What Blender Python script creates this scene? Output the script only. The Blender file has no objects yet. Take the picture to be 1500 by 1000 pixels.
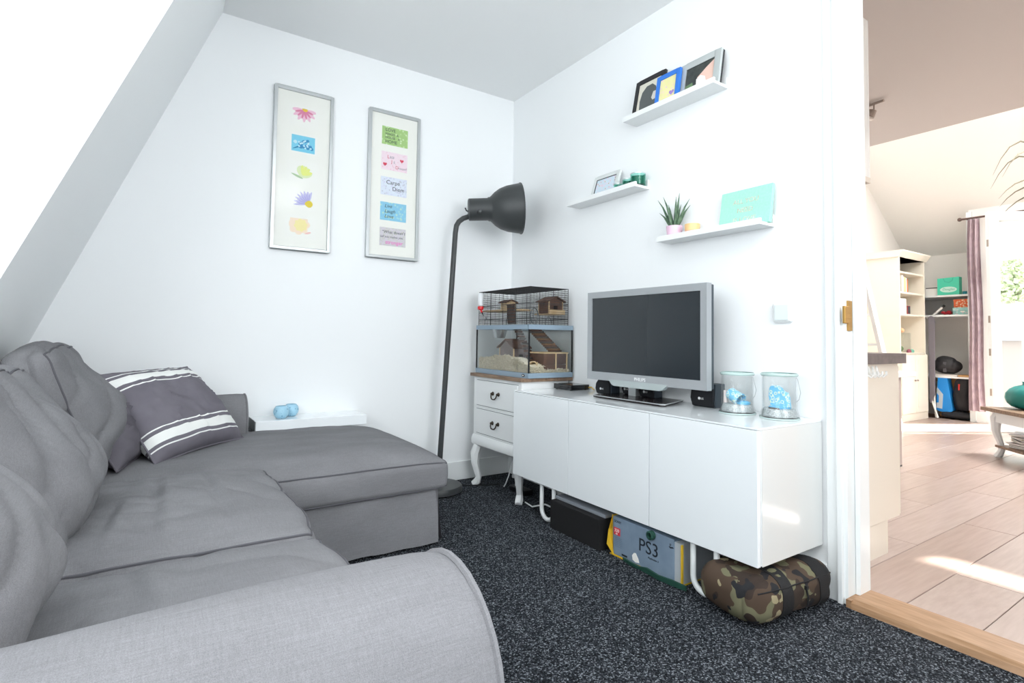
import bpy, bmesh, math, random
from mathutils import Vector, Matrix, noise
random.seed(7)
S = bpy.context.scene
COL = S.collection
PI = math.pi

# ------------------------------------------------------------------ camera
YAW, PIT, ROL, FPX, CYP = 0.5877, 0.0429, 0.0148, 793.69, 460.35
CAM = Vector((-2.0114, -3.0326, 0.8891))
_f = Vector((math.sin(YAW)*math.cos(PIT), math.cos(YAW)*math.cos(PIT), math.sin(PIT)))
_r = Vector((math.cos(YAW), -math.sin(YAW), 0)); _u = _r.cross(_f)
_r2 = _r*math.cos(ROL)+_u*math.sin(ROL); _u2 = -_r*math.sin(ROL)+_u*math.cos(ROL)
cd = bpy.data.cameras.new('camera'); cam = bpy.data.objects.new('camera', cd); COL.objects.link(cam)
cam.matrix_world = Matrix(((_r2.x, _u2.x, -_f.x, CAM.x), (_r2.y, _u2.y, -_f.y, CAM.y), (_r2.z, _u2.z, -_f.z, CAM.z), (0, 0, 0, 1)))
cd.sensor_fit = 'HORIZONTAL'; cd.sensor_width = 36; cd.lens = FPX/1500*36
cd.shift_y = -(500-CYP)/1500; cd.clip_start = 0.02
S.camera = cam
# ------------------------------------------------------------------ world, sun, daylight at the windows, added fill, exposure
w = bpy.data.worlds.new('World'); S.world = w; w.use_nodes = True
bg = w.node_tree.nodes['Background']; bg.inputs[0].default_value = (0.93, 0.97, 1.0, 1); bg.inputs[1].default_value = 1.5
SUN_AZ, SUN_EL = math.radians(30), math.radians(35)
sd = bpy.data.lights.new('sun', 'SUN'); sd.energy = 16; sd.angle = 0.012; sd.color = (1, 0.96, 0.9)
so = bpy.data.objects.new('sun', sd); COL.objects.link(so)
sdir = Vector((-math.cos(SUN_AZ)*math.cos(SUN_EL), math.sin(SUN_AZ)*math.cos(SUN_EL), -math.sin(SUN_EL)))
so.rotation_euler = sdir.to_track_quat('-Z', 'Y').to_euler(); so.location = (8, -6, 8)
def area(name, loc, d, sx, sy, power, color):
    l = bpy.data.lights.new(name, 'AREA'); l.shape = 'RECTANGLE'; l.size = sx; l.size_y = sy; l.energy = power; l.color = color
    o = bpy.data.objects.new(name, l); COL.objects.link(o); o.location = loc
    o.rotation_euler = Vector(d).to_track_quat('-Z', 'Y').to_euler(); return o
area('dormer_window_daylight', (-3.12, -2.85, 1.55), (1, 0.05, 0.45), 1.6, 1.15, 16, (0.965, 0.97, 1.0))
area('added_rear_fill', (-1.0, -4.36, 1.5), (-0.15, 1, 0.55), 1.3, 1.15, 21, (0.965, 0.97, 1.0))  # fill added behind the camera, tilted up to brighten the ceiling
area('added_ceiling_fill', (-1.15, -3.3, 2.44), (0.0, 0.18, -1), 0.9, 0.9, 11, (0.965, 0.975, 1.0))  # unseen overhead light added to brighten level surfaces and the floor
area('roof_window_daylight', (4.25, -2.75, 3.40), (-0.5, 0, -0.86), 1.3, 1.3, 135, (0.985, 0.99, 1.0))
S.view_settings.view_transform = 'Standard'; S.view_settings.look = 'None'
S.view_settings.exposure = 0.84; S.view_settings.gamma = 1; S.view_settings.use_curve_mapping = False

# ------------------------------------------------------------------ helpers
def lin(c):
    if isinstance(c, str):
        c = [int(c[i:i+2], 16)/255 for i in (0, 2, 4)]
    return tuple(((v/12.92) if v <= 0.04045 else ((v+0.055)/1.055)**2.4) for v in c)+(1,)
_M = {}
def mat(name, c, rough=0.5, metal=0, spec=0.5, var=None, vscale=8, bump=0, bscale=200, stretch=None, coat=0, trans=0):
    if name in _M: return _M[name]
    m = bpy.data.materials.new(name); m.use_nodes = True; nt = m.node_tree; b = nt.nodes['Principled BSDF']
    b.inputs['Base Color'].default_value = lin(c); b.inputs['Roughness'].default_value = rough
    b.inputs['Metallic'].default_value = metal; b.inputs['Specular IOR Level'].default_value = spec
    b.inputs['Coat Weight'].default_value = coat; b.inputs['Coat Roughness'].default_value = 0.05
    b.inputs['Transmission Weight'].default_value = trans
    tc = nt.nodes.new('ShaderNodeTexCoord'); src = tc.outputs['Object']
    if stretch:
        mp = nt.nodes.new('ShaderNodeMapping'); mp.inputs['Scale'].default_value = stretch
        nt.links.new(src, mp.inputs[0]); src = mp.outputs[0]
    if var:
        n = nt.nodes.new('ShaderNodeTexNoise'); n.inputs['Scale'].default_value = vscale; n.inputs['Detail'].default_value = 5
        r = nt.nodes.new('ShaderNodeValToRGB'); r.color_ramp.elements[0].position = 0.33; r.color_ramp.elements[1].position = 0.67
        r.color_ramp.elements[0].color = lin(var); r.color_ramp.elements[1].color = lin(c)
        nt.links.new(src, n.inputs['Vector']); nt.links.new(n.outputs['Fac'], r.inputs[0]); nt.links.new(r.outputs[0], b.inputs['Base Color'])
    if bump:
        n = nt.nodes.new('ShaderNodeTexNoise'); n.inputs['Scale'].default_value = bscale; n.inputs['Detail'].default_value = 3
        bp = nt.nodes.new('ShaderNodeBump'); bp.inputs['Strength'].default_value = bump; bp.inputs['Distance'].default_value = 0.004
        nt.links.new(src, n.inputs['Vector']); nt.links.new(n.outputs['Fac'], bp.inputs['Height']); nt.links.new(bp.outputs[0], b.inputs['Normal'])
    _M[name] = m; return m
def glass(name, tint=(0.985, 0.995, 0.992), refl=0.06, rough=0.02):
    if name in _M: return _M[name]
    m = bpy.data.materials.new(name); m.use_nodes = True; nt = m.node_tree; nt.nodes.clear()
    o = nt.nodes.new('ShaderNodeOutputMaterial'); mx = nt.nodes.new('ShaderNodeMixShader')
    t = nt.nodes.new('ShaderNodeBsdfTransparent'); g = nt.nodes.new('ShaderNodeBsdfGlossy'); fr = nt.nodes.new('ShaderNodeMath'); lw = nt.nodes.new('ShaderNodeLayerWeight'); pw = nt.nodes.new('ShaderNodeMath'); pw.operation = 'POWER'; pw.inputs[1].default_value = 4
    nt.links.new(lw.outputs['Facing'], pw.inputs[0]); fr.operation = 'MULTIPLY_ADD'; fr.inputs[1].default_value = 0.55; fr.inputs[2].default_value = refl*0.5; nt.links.new(pw.outputs[0], fr.inputs[0]); t.inputs[0].default_value = tint+(1,); g.inputs['Roughness'].default_value = rough
    nt.links.new(fr.outputs[0], mx.inputs[0]); nt.links.new(t.outputs[0], mx.inputs[1]); nt.links.new(g.outputs[0], mx.inputs[2]); nt.links.new(mx.outputs[0], o.inputs[0])
    _M[name] = m; return m

class MB:
    def __init__(s): s.v = []; s.f = []; s.mi = []; s.m = 0; s.T = None
    def add(s, vs, fs):
        o = len(s.v); s.v += [(s.T @ Vector(p))[:] if s.T else tuple(p) for p in vs]
        s.f += [tuple(i+o for i in f) for f in fs]; s.mi += [s.m]*len(fs); return s
    def box(s, x0, x1, y0, y1, z0, z1):
        return s.add([(x0, y0, z0), (x1, y0, z0), (x1, y1, z0), (x0, y1, z0), (x0, y0, z1), (x1, y0, z1), (x1, y1, z1), (x0, y1, z1)],
                     [(0, 3, 2, 1), (4, 5, 6, 7), (0, 1, 5, 4), (1, 2, 6, 5), (2, 3, 7, 6), (3, 0, 4, 7)])
    def tube(s, pts, r, n=10, cap=True):
        P = [Vector(p) for p in pts]; k = len(P); rs = r if isinstance(r, (list, tuple)) else [r]*k
        vs = []; prev = None
        for i in range(k):
            d = (P[min(i+1, k-1)]-P[max(i-1, 0)]).normalized()
            if prev is None:
                a = Vector((0, 0, 1)) if abs(d.z) < 0.9 else Vector((1, 0, 0)); a = (a-d*a.dot(d)).normalized()
            else: a = (prev-d*prev.dot(d)).normalized()
            prev = a; b = d.cross(a)
            vs += [P[i]+(a*math.cos(2*PI*j/n)+b*math.sin(2*PI*j/n))*rs[i] for j in range(n)]
        fs = [(i*n+j, i*n+(j+1) % n, (i+1)*n+(j+1) % n, (i+1)*n+j) for i in range(k-1) for j in range(n)]
        if cap: fs += [tuple(range(n-1, -1, -1)), tuple((k-1)*n+j for j in range(n))]
        return s.add(vs, fs)
    def lathe(s, prof, c=(0, 0, 0), n=24, axis=None, close=False):
        A = Vector(axis).normalized() if axis else Vector((0, 0, 1)); q = A.to_track_quat('Z', 'Y').to_matrix()
        c = Vector(c); k = len(prof)
        vs = [c+q @ Vector((r*math.cos(2*PI*j/n), r*math.sin(2*PI*j/n), h)) for r, h in prof for j in range(n)]
        fs = [(i*n+j, i*n+(j+1) % n, (i+1)*n+(j+1) % n, (i+1)*n+j) for i in range(k-1) for j in range(n)]
        if not close: fs += [tuple(range(n-1, -1, -1)), tuple((k-1)*n+j for j in range(n))]
        return s.add(vs, fs)
    def prism(s, pts, ax, a, b):
        # polygon pts (2-D, in the two axes other than ax) swept along ax from a to b
        def mk(p, t):
            q = list(p); q.insert(ax, t); return tuple(q)
        n = len(pts); vs = [mk(p, a) for p in pts]+[mk(p, b) for p in pts]
        return s.add(vs, [tuple(range(n-1, -1, -1)), tuple(range(n, 2*n))]+[(i, (i+1) % n, n+(i+1) % n, n+i) for i in range(n)])
    def ell(s, c, rx, ry, rz, n=12, k=8):
        vs = [(c[0]+rx*math.sin(PI*i/k)*math.cos(2*PI*j/n), c[1]+ry*math.sin(PI*i/k)*math.sin(2*PI*j/n), c[2]+rz*math.cos(PI*i/k)) for i in range(k+1) for j in range(n)]
        return s.add(vs, [(i*n+j, (i+1)*n+j, (i+1)*n+(j+1) % n, i*n+(j+1) % n) for i in range(k) for j in range(n)])
    def build(s, name, mats, parent=None, bevel=0, smooth=False, seg=2, local=False, sub=0):
        me = bpy.data.meshes.new(name)
        bm = bmesh.new(); vv = [bm.verts.new(p) for p in s.v]
        for f, mi in zip(s.f, s.mi):
            try:
                q = bm.faces.new([vv[i] for i in f]); q.material_index = mi
            except ValueError: pass
        bmesh.ops.remove_doubles(bm, verts=bm.verts, dist=1e-6)
        bmesh.ops.recalc_face_normals(bm, faces=bm.faces)
        if bevel:
            es = [e for e in bm.edges if len(e.link_faces) == 2 and e.calc_face_angle(0) > 0.5]
            bmesh.ops.bevel(bm, geom=es, offset=bevel, segments=seg, affect='EDGES', profile=0.5)
        bm.to_mesh(me); bm.free()
        return finish(me, name, mats, parent, smooth, local, sub)
def finish(me, name, mats, parent=None, smooth=False, local=False, sub=0):
    for m in (mats if isinstance(mats, (list, tuple)) else [mats]): me.materials.append(m)
    if smooth:
        me.polygons.foreach_set('use_smooth', [True]*len(me.polygons))
        try: me.set_sharp_from_angle(angle=0.7)
        except Exception: pass
    o = bpy.data.objects.new(name, me); COL.objects.link(o)
    if sub:
        md = o.modifiers.new('sub', 'SUBSURF'); md.levels = sub; md.render_levels = sub
    if parent:
        o.parent = parent
        if parent.type == 'EMPTY' and not local: o.matrix_parent_inverse = Matrix.Translation(-Vector(parent.location))
    return o
def tag(o, label=None, cat=None, group=None, kind=None):
    if label: o['label'] = label
    if cat: o['category'] = cat
    if group: o['group'] = group
    if kind: o['kind'] = kind
    return o
def thing(name, label, cat, loc=(0, 0, 0), group=None, rot=None):
    o = bpy.data.objects.new(name, None); COL.objects.link(o); o.location = loc; o.empty_display_size = 0.05
    if rot: o.rotation_euler = rot
    return tag(o, label, cat, group)
def struct(o): o['kind'] = 'structure'; return o
def B(*a): return MB().box(*a)
def text(s, size, name, m, parent, org, right, up, align='LEFT', ext=0.0004, local=False, shear=0):
    cu = bpy.data.curves.new('t', 'FONT'); cu.body = s; cu.size = size; cu.extrude = ext; cu.align_x = align; cu.resolution_u = 3; cu.shear = shear
    t = bpy.data.objects.new('t', cu); COL.objects.link(t)
    bpy.context.view_layer.update()
    me = bpy.data.meshes.new_from_object(t.evaluated_get(bpy.context.evaluated_depsgraph_get()))
    bpy.data.objects.remove(t); bpy.data.curves.remove(cu)
    r = Vector(right).normalized(); u = Vector(up).normalized(); n = r.cross(u)
    me.transform(Matrix(((r.x, u.x, n.x, org[0]), (r.y, u.y, n.y, org[1]), (r.z, u.z, n.z, org[2]), (0, 0, 0, 1))))
    me.name = name; return finish(me, name, m, parent, local=local)
def arc(c, r, a0, a1, n): return [(c[0]+r*math.cos(a0+(a1-a0)*i/n), c[1]+r*math.sin(a0+(a1-a0)*i/n)) for i in range(n+1)]

# ------------------------------------------------------------------ materials
WALL = mat('wall_paint', 'f3f6f7', 0.75, bump=0.05, bscale=350)
CEIL = mat('ceiling_paint', 'f4f6f6', 0.8)
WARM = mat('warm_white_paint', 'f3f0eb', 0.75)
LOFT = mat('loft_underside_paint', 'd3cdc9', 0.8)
TRIM = mat('white_trim', 'eef2f2', 0.35)
GLOSS = mat('white_gloss', 'f1f6f8', 0.09, coat=0.3)
WHITE = mat('white_lacquer', 'eef1f1', 0.35)
CREAM = mat('cream_lacquer', 'f3ecdd', 0.4)
DGREY = mat('dark_grey_metal', '3d4041', 0.42, spec=0.4)
BLACK = mat('black_plastic', '17181b', 0.4)
BLACKG = mat('black_gloss', '101214', 0.12)
SILVER = mat('silver_frame', 'bfc3c4', 0.32, metal=0.6)
PAPER = mat('white_paper', 'f4f3ee', 0.7)
GLASS = glass('clear_glass')
def fabric(name, c, c2, sc=(1, 1, 1)):
    m = mat(name, c, 0.9, spec=0.15, var=c2, vscale=9, bump=0.35, bscale=420, stretch=sc); return m
def linen(name, c):
    m = bpy.data.materials.new(name); m.use_nodes = True; nt = m.node_tree; b = nt.nodes['Principled BSDF']; b.inputs['Roughness'].default_value = 0.95; b.inputs['Specular IOR Level'].default_value = 0.12
    tc = nt.nodes.new('ShaderNodeTexCoord'); base = lin(c); acc = None
    for st, sc, amt in (((22, 620, 620), 1.0, 0.17), ((620, 34, 140), 1.0, 0.15), ((4, 10, 10), 1.0, 0.22), ((1100, 1100, 1100), 1.0, 0.42)):
        mp = nt.nodes.new('ShaderNodeMapping'); mp.inputs['Scale'].default_value = st; n = nt.nodes.new('ShaderNodeTexNoise'); n.inputs['Scale'].default_value = sc; n.inputs['Detail'].default_value = 3
        k = nt.nodes.new('ShaderNodeMath'); k.operation = 'MULTIPLY_ADD'; k.inputs[1].default_value = amt*2
        nt.links.new(tc.outputs['Object'], mp.inputs[0]); nt.links.new(mp.outputs[0], n.inputs['Vector']); nt.links.new(n.outputs['Fac'], k.inputs[0])
        if acc: nt.links.new(acc, k.inputs[2])
        else: k.inputs[2].default_value = 1-0.96
        acc = k.outputs[0]
    mx = nt.nodes.new('ShaderNodeMix'); mx.data_type = 'RGBA'; mx.blend_type = 'MULTIPLY'; mx.inputs[0].default_value = 1; mx.inputs[6].default_value = base
    cb = nt.nodes.new('ShaderNodeCombineColor'); [nt.links.new(acc, cb.inputs[i]) for i in range(3)]
    nt.links.new(cb.outputs[0], mx.inputs[7]); nt.links.new(mx.outputs[2], b.inputs['Base Color'])
    bp = nt.nodes.new('ShaderNodeBump'); bp.inputs['Strength'].default_value = 0.25; bp.inputs['Distance'].default_value = 0.0015; nt.links.new(acc, bp.inputs['Height']); nt.links.new(bp.outputs[0], b.inputs['Normal']); return m
SOFA = linen('grey_linen', '7b7b7e')
PIPE = mat('dark_piping', '55555a', 0.9)
# carpet: heathered dark loop pile
def carpet_mat():
    m = bpy.data.materials.new('carpet'); m.use_nodes = True; nt = m.node_tree; b = nt.nodes['Principled BSDF']; b.inputs['Roughness'].default_value = 1; b.inputs['Specular IOR Level'].default_value = 0.1
    tc = nt.nodes.new('ShaderNodeTexCoord')
    n = nt.nodes.new('ShaderNodeTexVoronoi'); n.inputs['Scale'].default_value = 260; sp = nt.nodes.new('ShaderNodeSeparateColor')
    r = nt.nodes.new('ShaderNodeValToRGB'); e = r.color_ramp.elements; e[0].position = 0.25; e[0].color = lin('14161a'); e[1].position = 0.97; e[1].color = lin('7f858b')
    x = e.new(0.55); x.color = lin('2a2d32'); x = e.new(0.8); x.color = lin('43474d')
    bp = nt.nodes.new('ShaderNodeBump'); bp.inputs['Strength'].default_value = 0.6; bp.inputs['Distance'].default_value = 0.003; bp.invert = True
    nt.links.new(tc.outputs['Object'], n.inputs['Vector']); nt.links.new(n.outputs['Color'], sp.inputs[0]); nt.links.new(sp.outputs[0], r.inputs[0]); nt.links.new(r.outputs[0], b.inputs['Base Color'])
    nt.links.new(n.outputs['Distance'], bp.inputs['Height']); nt.links.new(bp.outputs[0], b.inputs['Normal']); return m
CARPET = carpet_mat()
WOOD = mat('oak_top', '9a7f68', 0.5, var='735c49', vscale=7, stretch=(9, 1, 9), bump=0.15, bscale=60)
OAKT = mat('oak_threshold', 'b08c6c', 0.5, var='94714f', vscale=8, stretch=(9, 1, 9))
BARK = mat('bark_wood', '6b4a3a', 0.8, var='49342b', vscale=30, bump=0.3, bscale=90)
PINE = mat('pine_wood', 'd9bf98', 0.6, var='c5a67a', vscale=20)
PLANK = [mat('laminate_plank_%d' % i, c, 0.32, var=v, vscale=3.2, stretch=(1.2, 16, 1), spec=0.4) for i, (c, v) in enumerate((('b6a49b', 'a9968c'), ('b19d93', 'a48f84'), ('bbaaa2', 'ae9b92')))]

# ================================================================== THE SETTING
def slx(z): return -1.767-(2.5-z)*0.403          # steep roof slope of the near room
YD, YD2 = -1.02, -3.75                            # dormer cheeks
struct(B(-3.3, 0.02, -4.5, 0.12, -0.1, 0.0).build('floor', CARPET))
struct(B(-3.4, 0.1, -4.5, 0.12, 2.5, 2.62).build('ceiling', CEIL))
struct(B(-3.4, 0.1, 0.0, 0.12, 0, 2.5).build('wall_back', WALL))
# right wall with the doorway (y -2.10 .. -3.02)
DY0, DY1, DH = -2.098, -3.02, 2.32
m = MB(); m.box(0, 0.1, DY0, 0.0, 0, 2.5); m.box(0, 0.1, -4.5, DY1, 0, 2.5); m.box(0, 0.1, DY1, DY0, DH, 2.5)
struct(m.build('wall_right', WALL))
# rear wall with a window
m = MB(); m.box(-3.4, 0.1, -4.5, -4.4, 0, 0.9); m.box(-3.4, 0.1, -4.5, -4.4, 2.2, 2.5); m.box(-3.4, -1.7, -4.5, -4.4, 0.9, 2.2); m.box(-0.3, 0.1, -4.5, -4.4, 0.9, 2.2)
struct(m.build('wall_rear', WALL))
# roof slope either side of the dormer (thickness outward)
m = MB()
for y0, y1 in ((YD, 0.0), (-4.4, YD2)):
    m.prism([(slx(0), 0), (slx(2.5), 2.5), (slx(2.5)-0.14, 2.5), (slx(0)-0.14, 0)], 1, y0, y1)
struct(m.build('wall_slope', WALL))
# dormer: cheeks, breast wall with sill
m = MB()
m.prism([(slx(0.75)-.001, 0.75), (slx(2.5)-.001, 2.5), (-3.25, 2.5), (-3.25, 0.75)], 1, YD+0.001, YD+0.1)
m.prism([(slx(0.75)-.001, 0.75), (slx(2.5)-.001, 2.5), (-3.25, 2.5), (-3.25, 0.75)], 1, YD2-0.1, YD2-0.001)
struct(m.build('wall_dormer_cheeks', WALL))
m = MB(); m.box(-3.25, -2.62, YD2, YD, 0, 0.88); struct(m.build('wall_dormer_breast', WALL))
m = MB()
m.box(-3.25, -3.17, YD2, YD, 0.88, 0.98); m.box(-3.25, -3.17, YD2, YD, 2.32, 2.5)
for y in (YD-0.04, -1.93, -2.84, YD2+0.04): m.box(-3.25, -3.17, y-0.04, y+0.04, 0.98, 2.32)
wn = struct(m.build('window_1', TRIM))
for i, (a, b) in enumerate(((-1.89, -1.10), (-2.80, -1.97), (-3.67, -2.88))): B(-3.22, -3.214, a-0.0, b, 0.98, 2.32).build('pane', GLASS, wn)
m = MB(); m.box(-1.7, -0.3, -4.47, -4.42, 0.9, 0.97); m.box(-1.7, -0.3, -4.47, -4.42, 2.13, 2.2); m.box(-1.7, -1.63, -4.47, -4.42, 0.97, 2.13); m.box(-0.37, -0.3, -4.47, -4.42, 0.97, 2.13)
wn = struct(m.build('window_2', TRIM)); B(-1.63, -0.37, -4.45, -4.444, 0.97, 2.13).build('pane', GLASS, wn)
m = MB(); x0, x1, y0, y1 = -1.65, -0.65, -3.8, -2.8
m.box(x0, x1, y0, y0+0.05, 2.47, 2.5); m.box(x0, x1, y1-0.05, y1, 2.47, 2.5); m.box(x0, x0+0.05, y0+0.05, y1-0.05, 2.47, 2.5); m.box(x1-0.05, x1, y0+0.05, y1-0.05, 2.47, 2.5)
struct(m.build('added_fill_frame', TRIM))  # unseen trim added round the overhead fill; the ceiling has no opening here
# baseboards
def skirt_profile(name, pts):
    m = MB(); m.box(*pts); return struct(m.build(name, TRIM, bevel=0.004))
skirt_profile('baseboard_back', (-2.4, 0.0, -0.016, 0.0, 0, 0.115))
skirt_profile('baseboard_right', (-0.016, 0.0, -2.045, -0.016, 0, 0.115))
# door frame: architrave, jamb with rebate, header
m = MB()
m.box(-0.014, 0.0, -2.092, -2.045, 0.0, DH+0.05); m.box(-0.024, 0.0, -2.100, -2.082, 0, DH+0.05); m.box(-0.006, 0.0, -2.052, -2.043, 0, DH+.05)
m.box(-0.014, 0.0, DY1-0.06, DY1, 0, DH+0.06); m.box(-0.014, 0, DY1, DY0, DH, DH+0.06)
struct(m.build('trim_1', TRIM, bevel=0.003))
m = MB(); m.box(-0.01, 0.115, -2.112, DY0, 0.0, DH); m.box(0.042, 0.115, -2.128, -2.112, 0.0, DH)
m.box(-0.01, 0.115, DY1, DY1+0.014, 0, DH); m.box(0.042, .115, DY1+0.014, DY1+0.03, 0, DH); m.box(-0.01, 0.115, DY1, DY0, DH-0.014, DH)
fr = struct(m.build('door_1', TRIM, bevel=0.002))
m = MB(); m.box(0.0, 0.03, -2.1165, -2.112, 0.93, 1.035); o = m.build('strike_plate', mat('brass', 'b08a4a', 0.35, metal=0.7), fr)
m = MB(); m.box(-0.036, -0.008, -2.124, -2.114, 0.955, 1.015); m.build('latch_lip', _M['brass'], fr, bevel=0.002)
m = MB(); m.prism([(-0.03, 0.0), (-0.025, 0.018), (-0.012, 0.028), (0.112, 0.028), (0.118, 0.0)], 1, DY1+0.03, DY0-0.03+0.0)
m.box(-0.028, 0.04, DY0-0.03, DY0-0.014, 0, 0.026)
struct(m.build('trim_2', OAKT))

# ---------------- far room
FX, FZ = 5.75, 0.02
struct(B(0.02, 6.5, -6.2, 0.25, -0.12, 0.004).build('floor_far', mat('plank_joint', '9a836f', 0.6)))
ff = bpy.data.objects['floor_far']
pm = []
for i in range(3):
    for L in (1.28,):
        mm = MB(); mm.box(0.0015, L-0.0015, 0.0012, 0.1988, 0.004, FZ); pm.append(mm)
meshes = []
for i, mm in enumerate(pm):
    t = mm.build('plank', PLANK[i], ff, bevel=0.0015, seg=1); meshes.append(t.data); bpy.data.objects.remove(t)
for r in range(16):
    y = -3.23+r*0.2
    x = 0.12-(r*0.53 % 1.28)
    while x < 5.72:
        o = bpy.data.objects.new('plank', meshes[(r*2+int(x*3)) % 3]); COL.objects.link(o); o.parent = ff
        x0 = max(x, 0.12); x1 = min(x+1.28, 5.74)
        if x1-x0 > 0.05:
            o.location = (x0, y, 0); o.scale = ((x1-x0)/1.28, 1, 1)
        else: bpy.data.objects.remove(o)
        x += 1.28
tag(B(0.12, 5.74, -6.1, -3.23, 0.004, FZ).build('plank_rest', PLANK[0], ff), kind='stuff')
LX = 2.85
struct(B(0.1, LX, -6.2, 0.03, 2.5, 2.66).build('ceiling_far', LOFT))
struct(B(0.1, 7.0, 0.03, 0.13, 0, 6).build('wall_far_back', WARM))
struct(B(0.1, 6.6, -6.3, -6.2, 0, 6).build('wall_far_front', WARM))
struct(B(LX-0.1, LX, -6.2, 0.03, 2.66, 4.75).build('wall_loft', WARM))
struct(B(0.0, 0.1, -6.2, -4.5, 0, 2.5).build('wall_far_near', WARM))
# far wall with balcony door opening (y -0.97..-1.83) and built-in closet (y -0.80..0.03)
m = MB()
m.box(FX, FX+0.1, -0.97, -0.80, 0, 2.5); m.box(FX, FX+0.1, -6.2, -1.83, 0, 2.5); m.box(FX, FX+0.1, -1.83, -0.97, 2.28, 2.5)
m.box(FX+0.55, FX+0.65, -0.9, 0.03, 0, 2.5); m.box(FX+0.1, FX+0.55, -0.9, -0.80, 0, 2.5)
struct(m.build('wall_far_side', WARM))
# roof slope of the far room with roof windows
def rz(x): return 2.45+0.749*(5.72-x)
def roofpiece(m, x0, x1, y0, y1): m.prism([(x0, rz(x0)), (x1, rz(x1)), (x1, rz(x1)+0.12), (x0, rz(x0)+0.12)], 1, y0, y1)
m = MB()
XA, XB, SX0, SX1 = 2.75, 6.45, 4.628, 4.76
roofpiece(m, XA, XB, -2.1, 0.03); roofpiece(m, XA, XB, -4.43, -3.4)
roofpiece(m, XA, 3.65, -3.4, -2.1); roofpiece(m, 4.85, XB, -3.4, -2.1)
roofpiece(m, XA, SX0, -6.2, -4.43); roofpiece(m, SX1, XB, -6.2, -4.43)
struct(m.build('wall_far_slope', WARM))
m = MB()
for a, b, c, d in ((3.62, 3.70, -3.42, -2.08), (4.80, 4.88, -3.42, -2.08), (3.62, 4.88, -3.42, -3.35), (3.62, 4.88, -2.15, -2.08)):
    m.prism([(a, rz(a)-0.015), (b, rz(b)-0.015), (b, rz(b)+0.14), (a, rz(a)+0.14)], 1, c, d)
wn = struct(m.build('window_3', TRIM))
m = MB(); m.prism([(3.7, rz(3.7)+0.10), (4.8, rz(4.8)+0.10), (4.8, rz(4.8)+0.12), (3.7, rz(3.7)+0.12)], 1, -3.35, -2.15); m.build('roller_blind', mat('blind', 'f2efe6', 0.8), wn)

# ================================================================== SOFA
def cushion_map(h, rr, crown, bulge, wr, seed, fold=1.0, ex=2.6, creases=(), sag=0.0):
    hx, hy, hz = h
    def f(p):
        q = Vector([max(-(h[i]-rr), min(h[i]-rr, p[i]*h[i])) for i in range(3)])
        d = Vector([p[i]*h[i]-q[i] for i in range(3)])
        s = q+(d.normalized()*rr if d.length > 1e-9 else d)
        ux, uy, uz = s.x/hx, s.y/hy, s.z/hz
        c = max(0, 1-abs(ux)**ex)*max(0, 1-abs(uy)**ex)
        if s.z > 0: s.z += crown*c*min(1, uz*1.3)*(1+sag*ux)
        else: s.z += crown*0.3*c*uz
        bz = max(0, 1-uz*uz)
        s.y += bulge*uy*bz*max(0, 1-ux*ux*0.8); s.x += bulge*ux*bz*max(0, 1-uy*uy*0.8)
        n1 = noise.noise(Vector((s.x*5+seed*3.1, s.y*5+seed, s.z*5)))
        n2 = noise.noise(Vector((s.x*16+seed, s.y*7-seed, s.z*12)))
        rid = 1-abs(noise.noise(Vector((s.x*4.2+seed*1.7, s.y*9+s.x*4+seed, s.z*5))))*2.2
        dn = Vector((ux**3, uy**3, uz**3)); dn = dn.normalized() if dn.length > 1e-6 else Vector((0, 0, 1))
        s += dn*(wr*(n1*0.9+n2*0.35-max(0, rid)**4*0.55*fold))
        if uz > 0.5:
            for (ax_, ay_, bx_, by_, dep, wd) in creases:
                A_ = Vector((ax_, ay_)); D_ = Vector((bx_-ax_, by_-ay_)); L_ = D_.length; tt = max(0, min(1, (Vector((ux, uy))-A_).dot(D_)/(L_*L_)))
                dd = (Vector((ux, uy))-A_-D_*tt); dist = dd.x*hx if abs(D_.y) > abs(D_.x) else dd.y*hy; full = math.hypot(dd.x*hx, dd.y*hy)
                e_ = math.exp(-(full/wd)**2); s.z += (-dep*e_+dep*0.8*math.exp(-((dist-1.6*wd)/(1.3*wd))**2)*math.exp(-(max(0, full-abs(dist))/wd)**2))*math.sin(PI*min(1, 0.15+tt*0.8))
        return s
    return f
def cushion_mesh(f, n):
    bm = bmesh.new(); bmesh.ops.create_cube(bm, size=2)
    bmesh.ops.subdivide_edges(bm, edges=bm.edges, cuts=n, use_grid_fill=True)
    for v in bm.verts: v.co = f(v.co.copy())
    me = bpy.data.meshes.new('cushion'); bm.to_mesh(me); bm.free(); return me
def loop_pts(a, b, k=28, ax=2, t=1.0):
    # rectangular loop on face p[ax]=t of the unit cube
    c = [(-1, -1), (1, -1), (1, 1), (-1, 1)]; out = []
    for i in range(4):
        p, q = c[i], c[(i+1) % 4]
        for j in range(k):
            e = [p[0]+(q[0]-p[0])*j/k, p[1]+(q[1]-p[1])*j/k]; e.insert(ax, t); out.append(Vector(e))
    return out+[out[0]]
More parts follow.
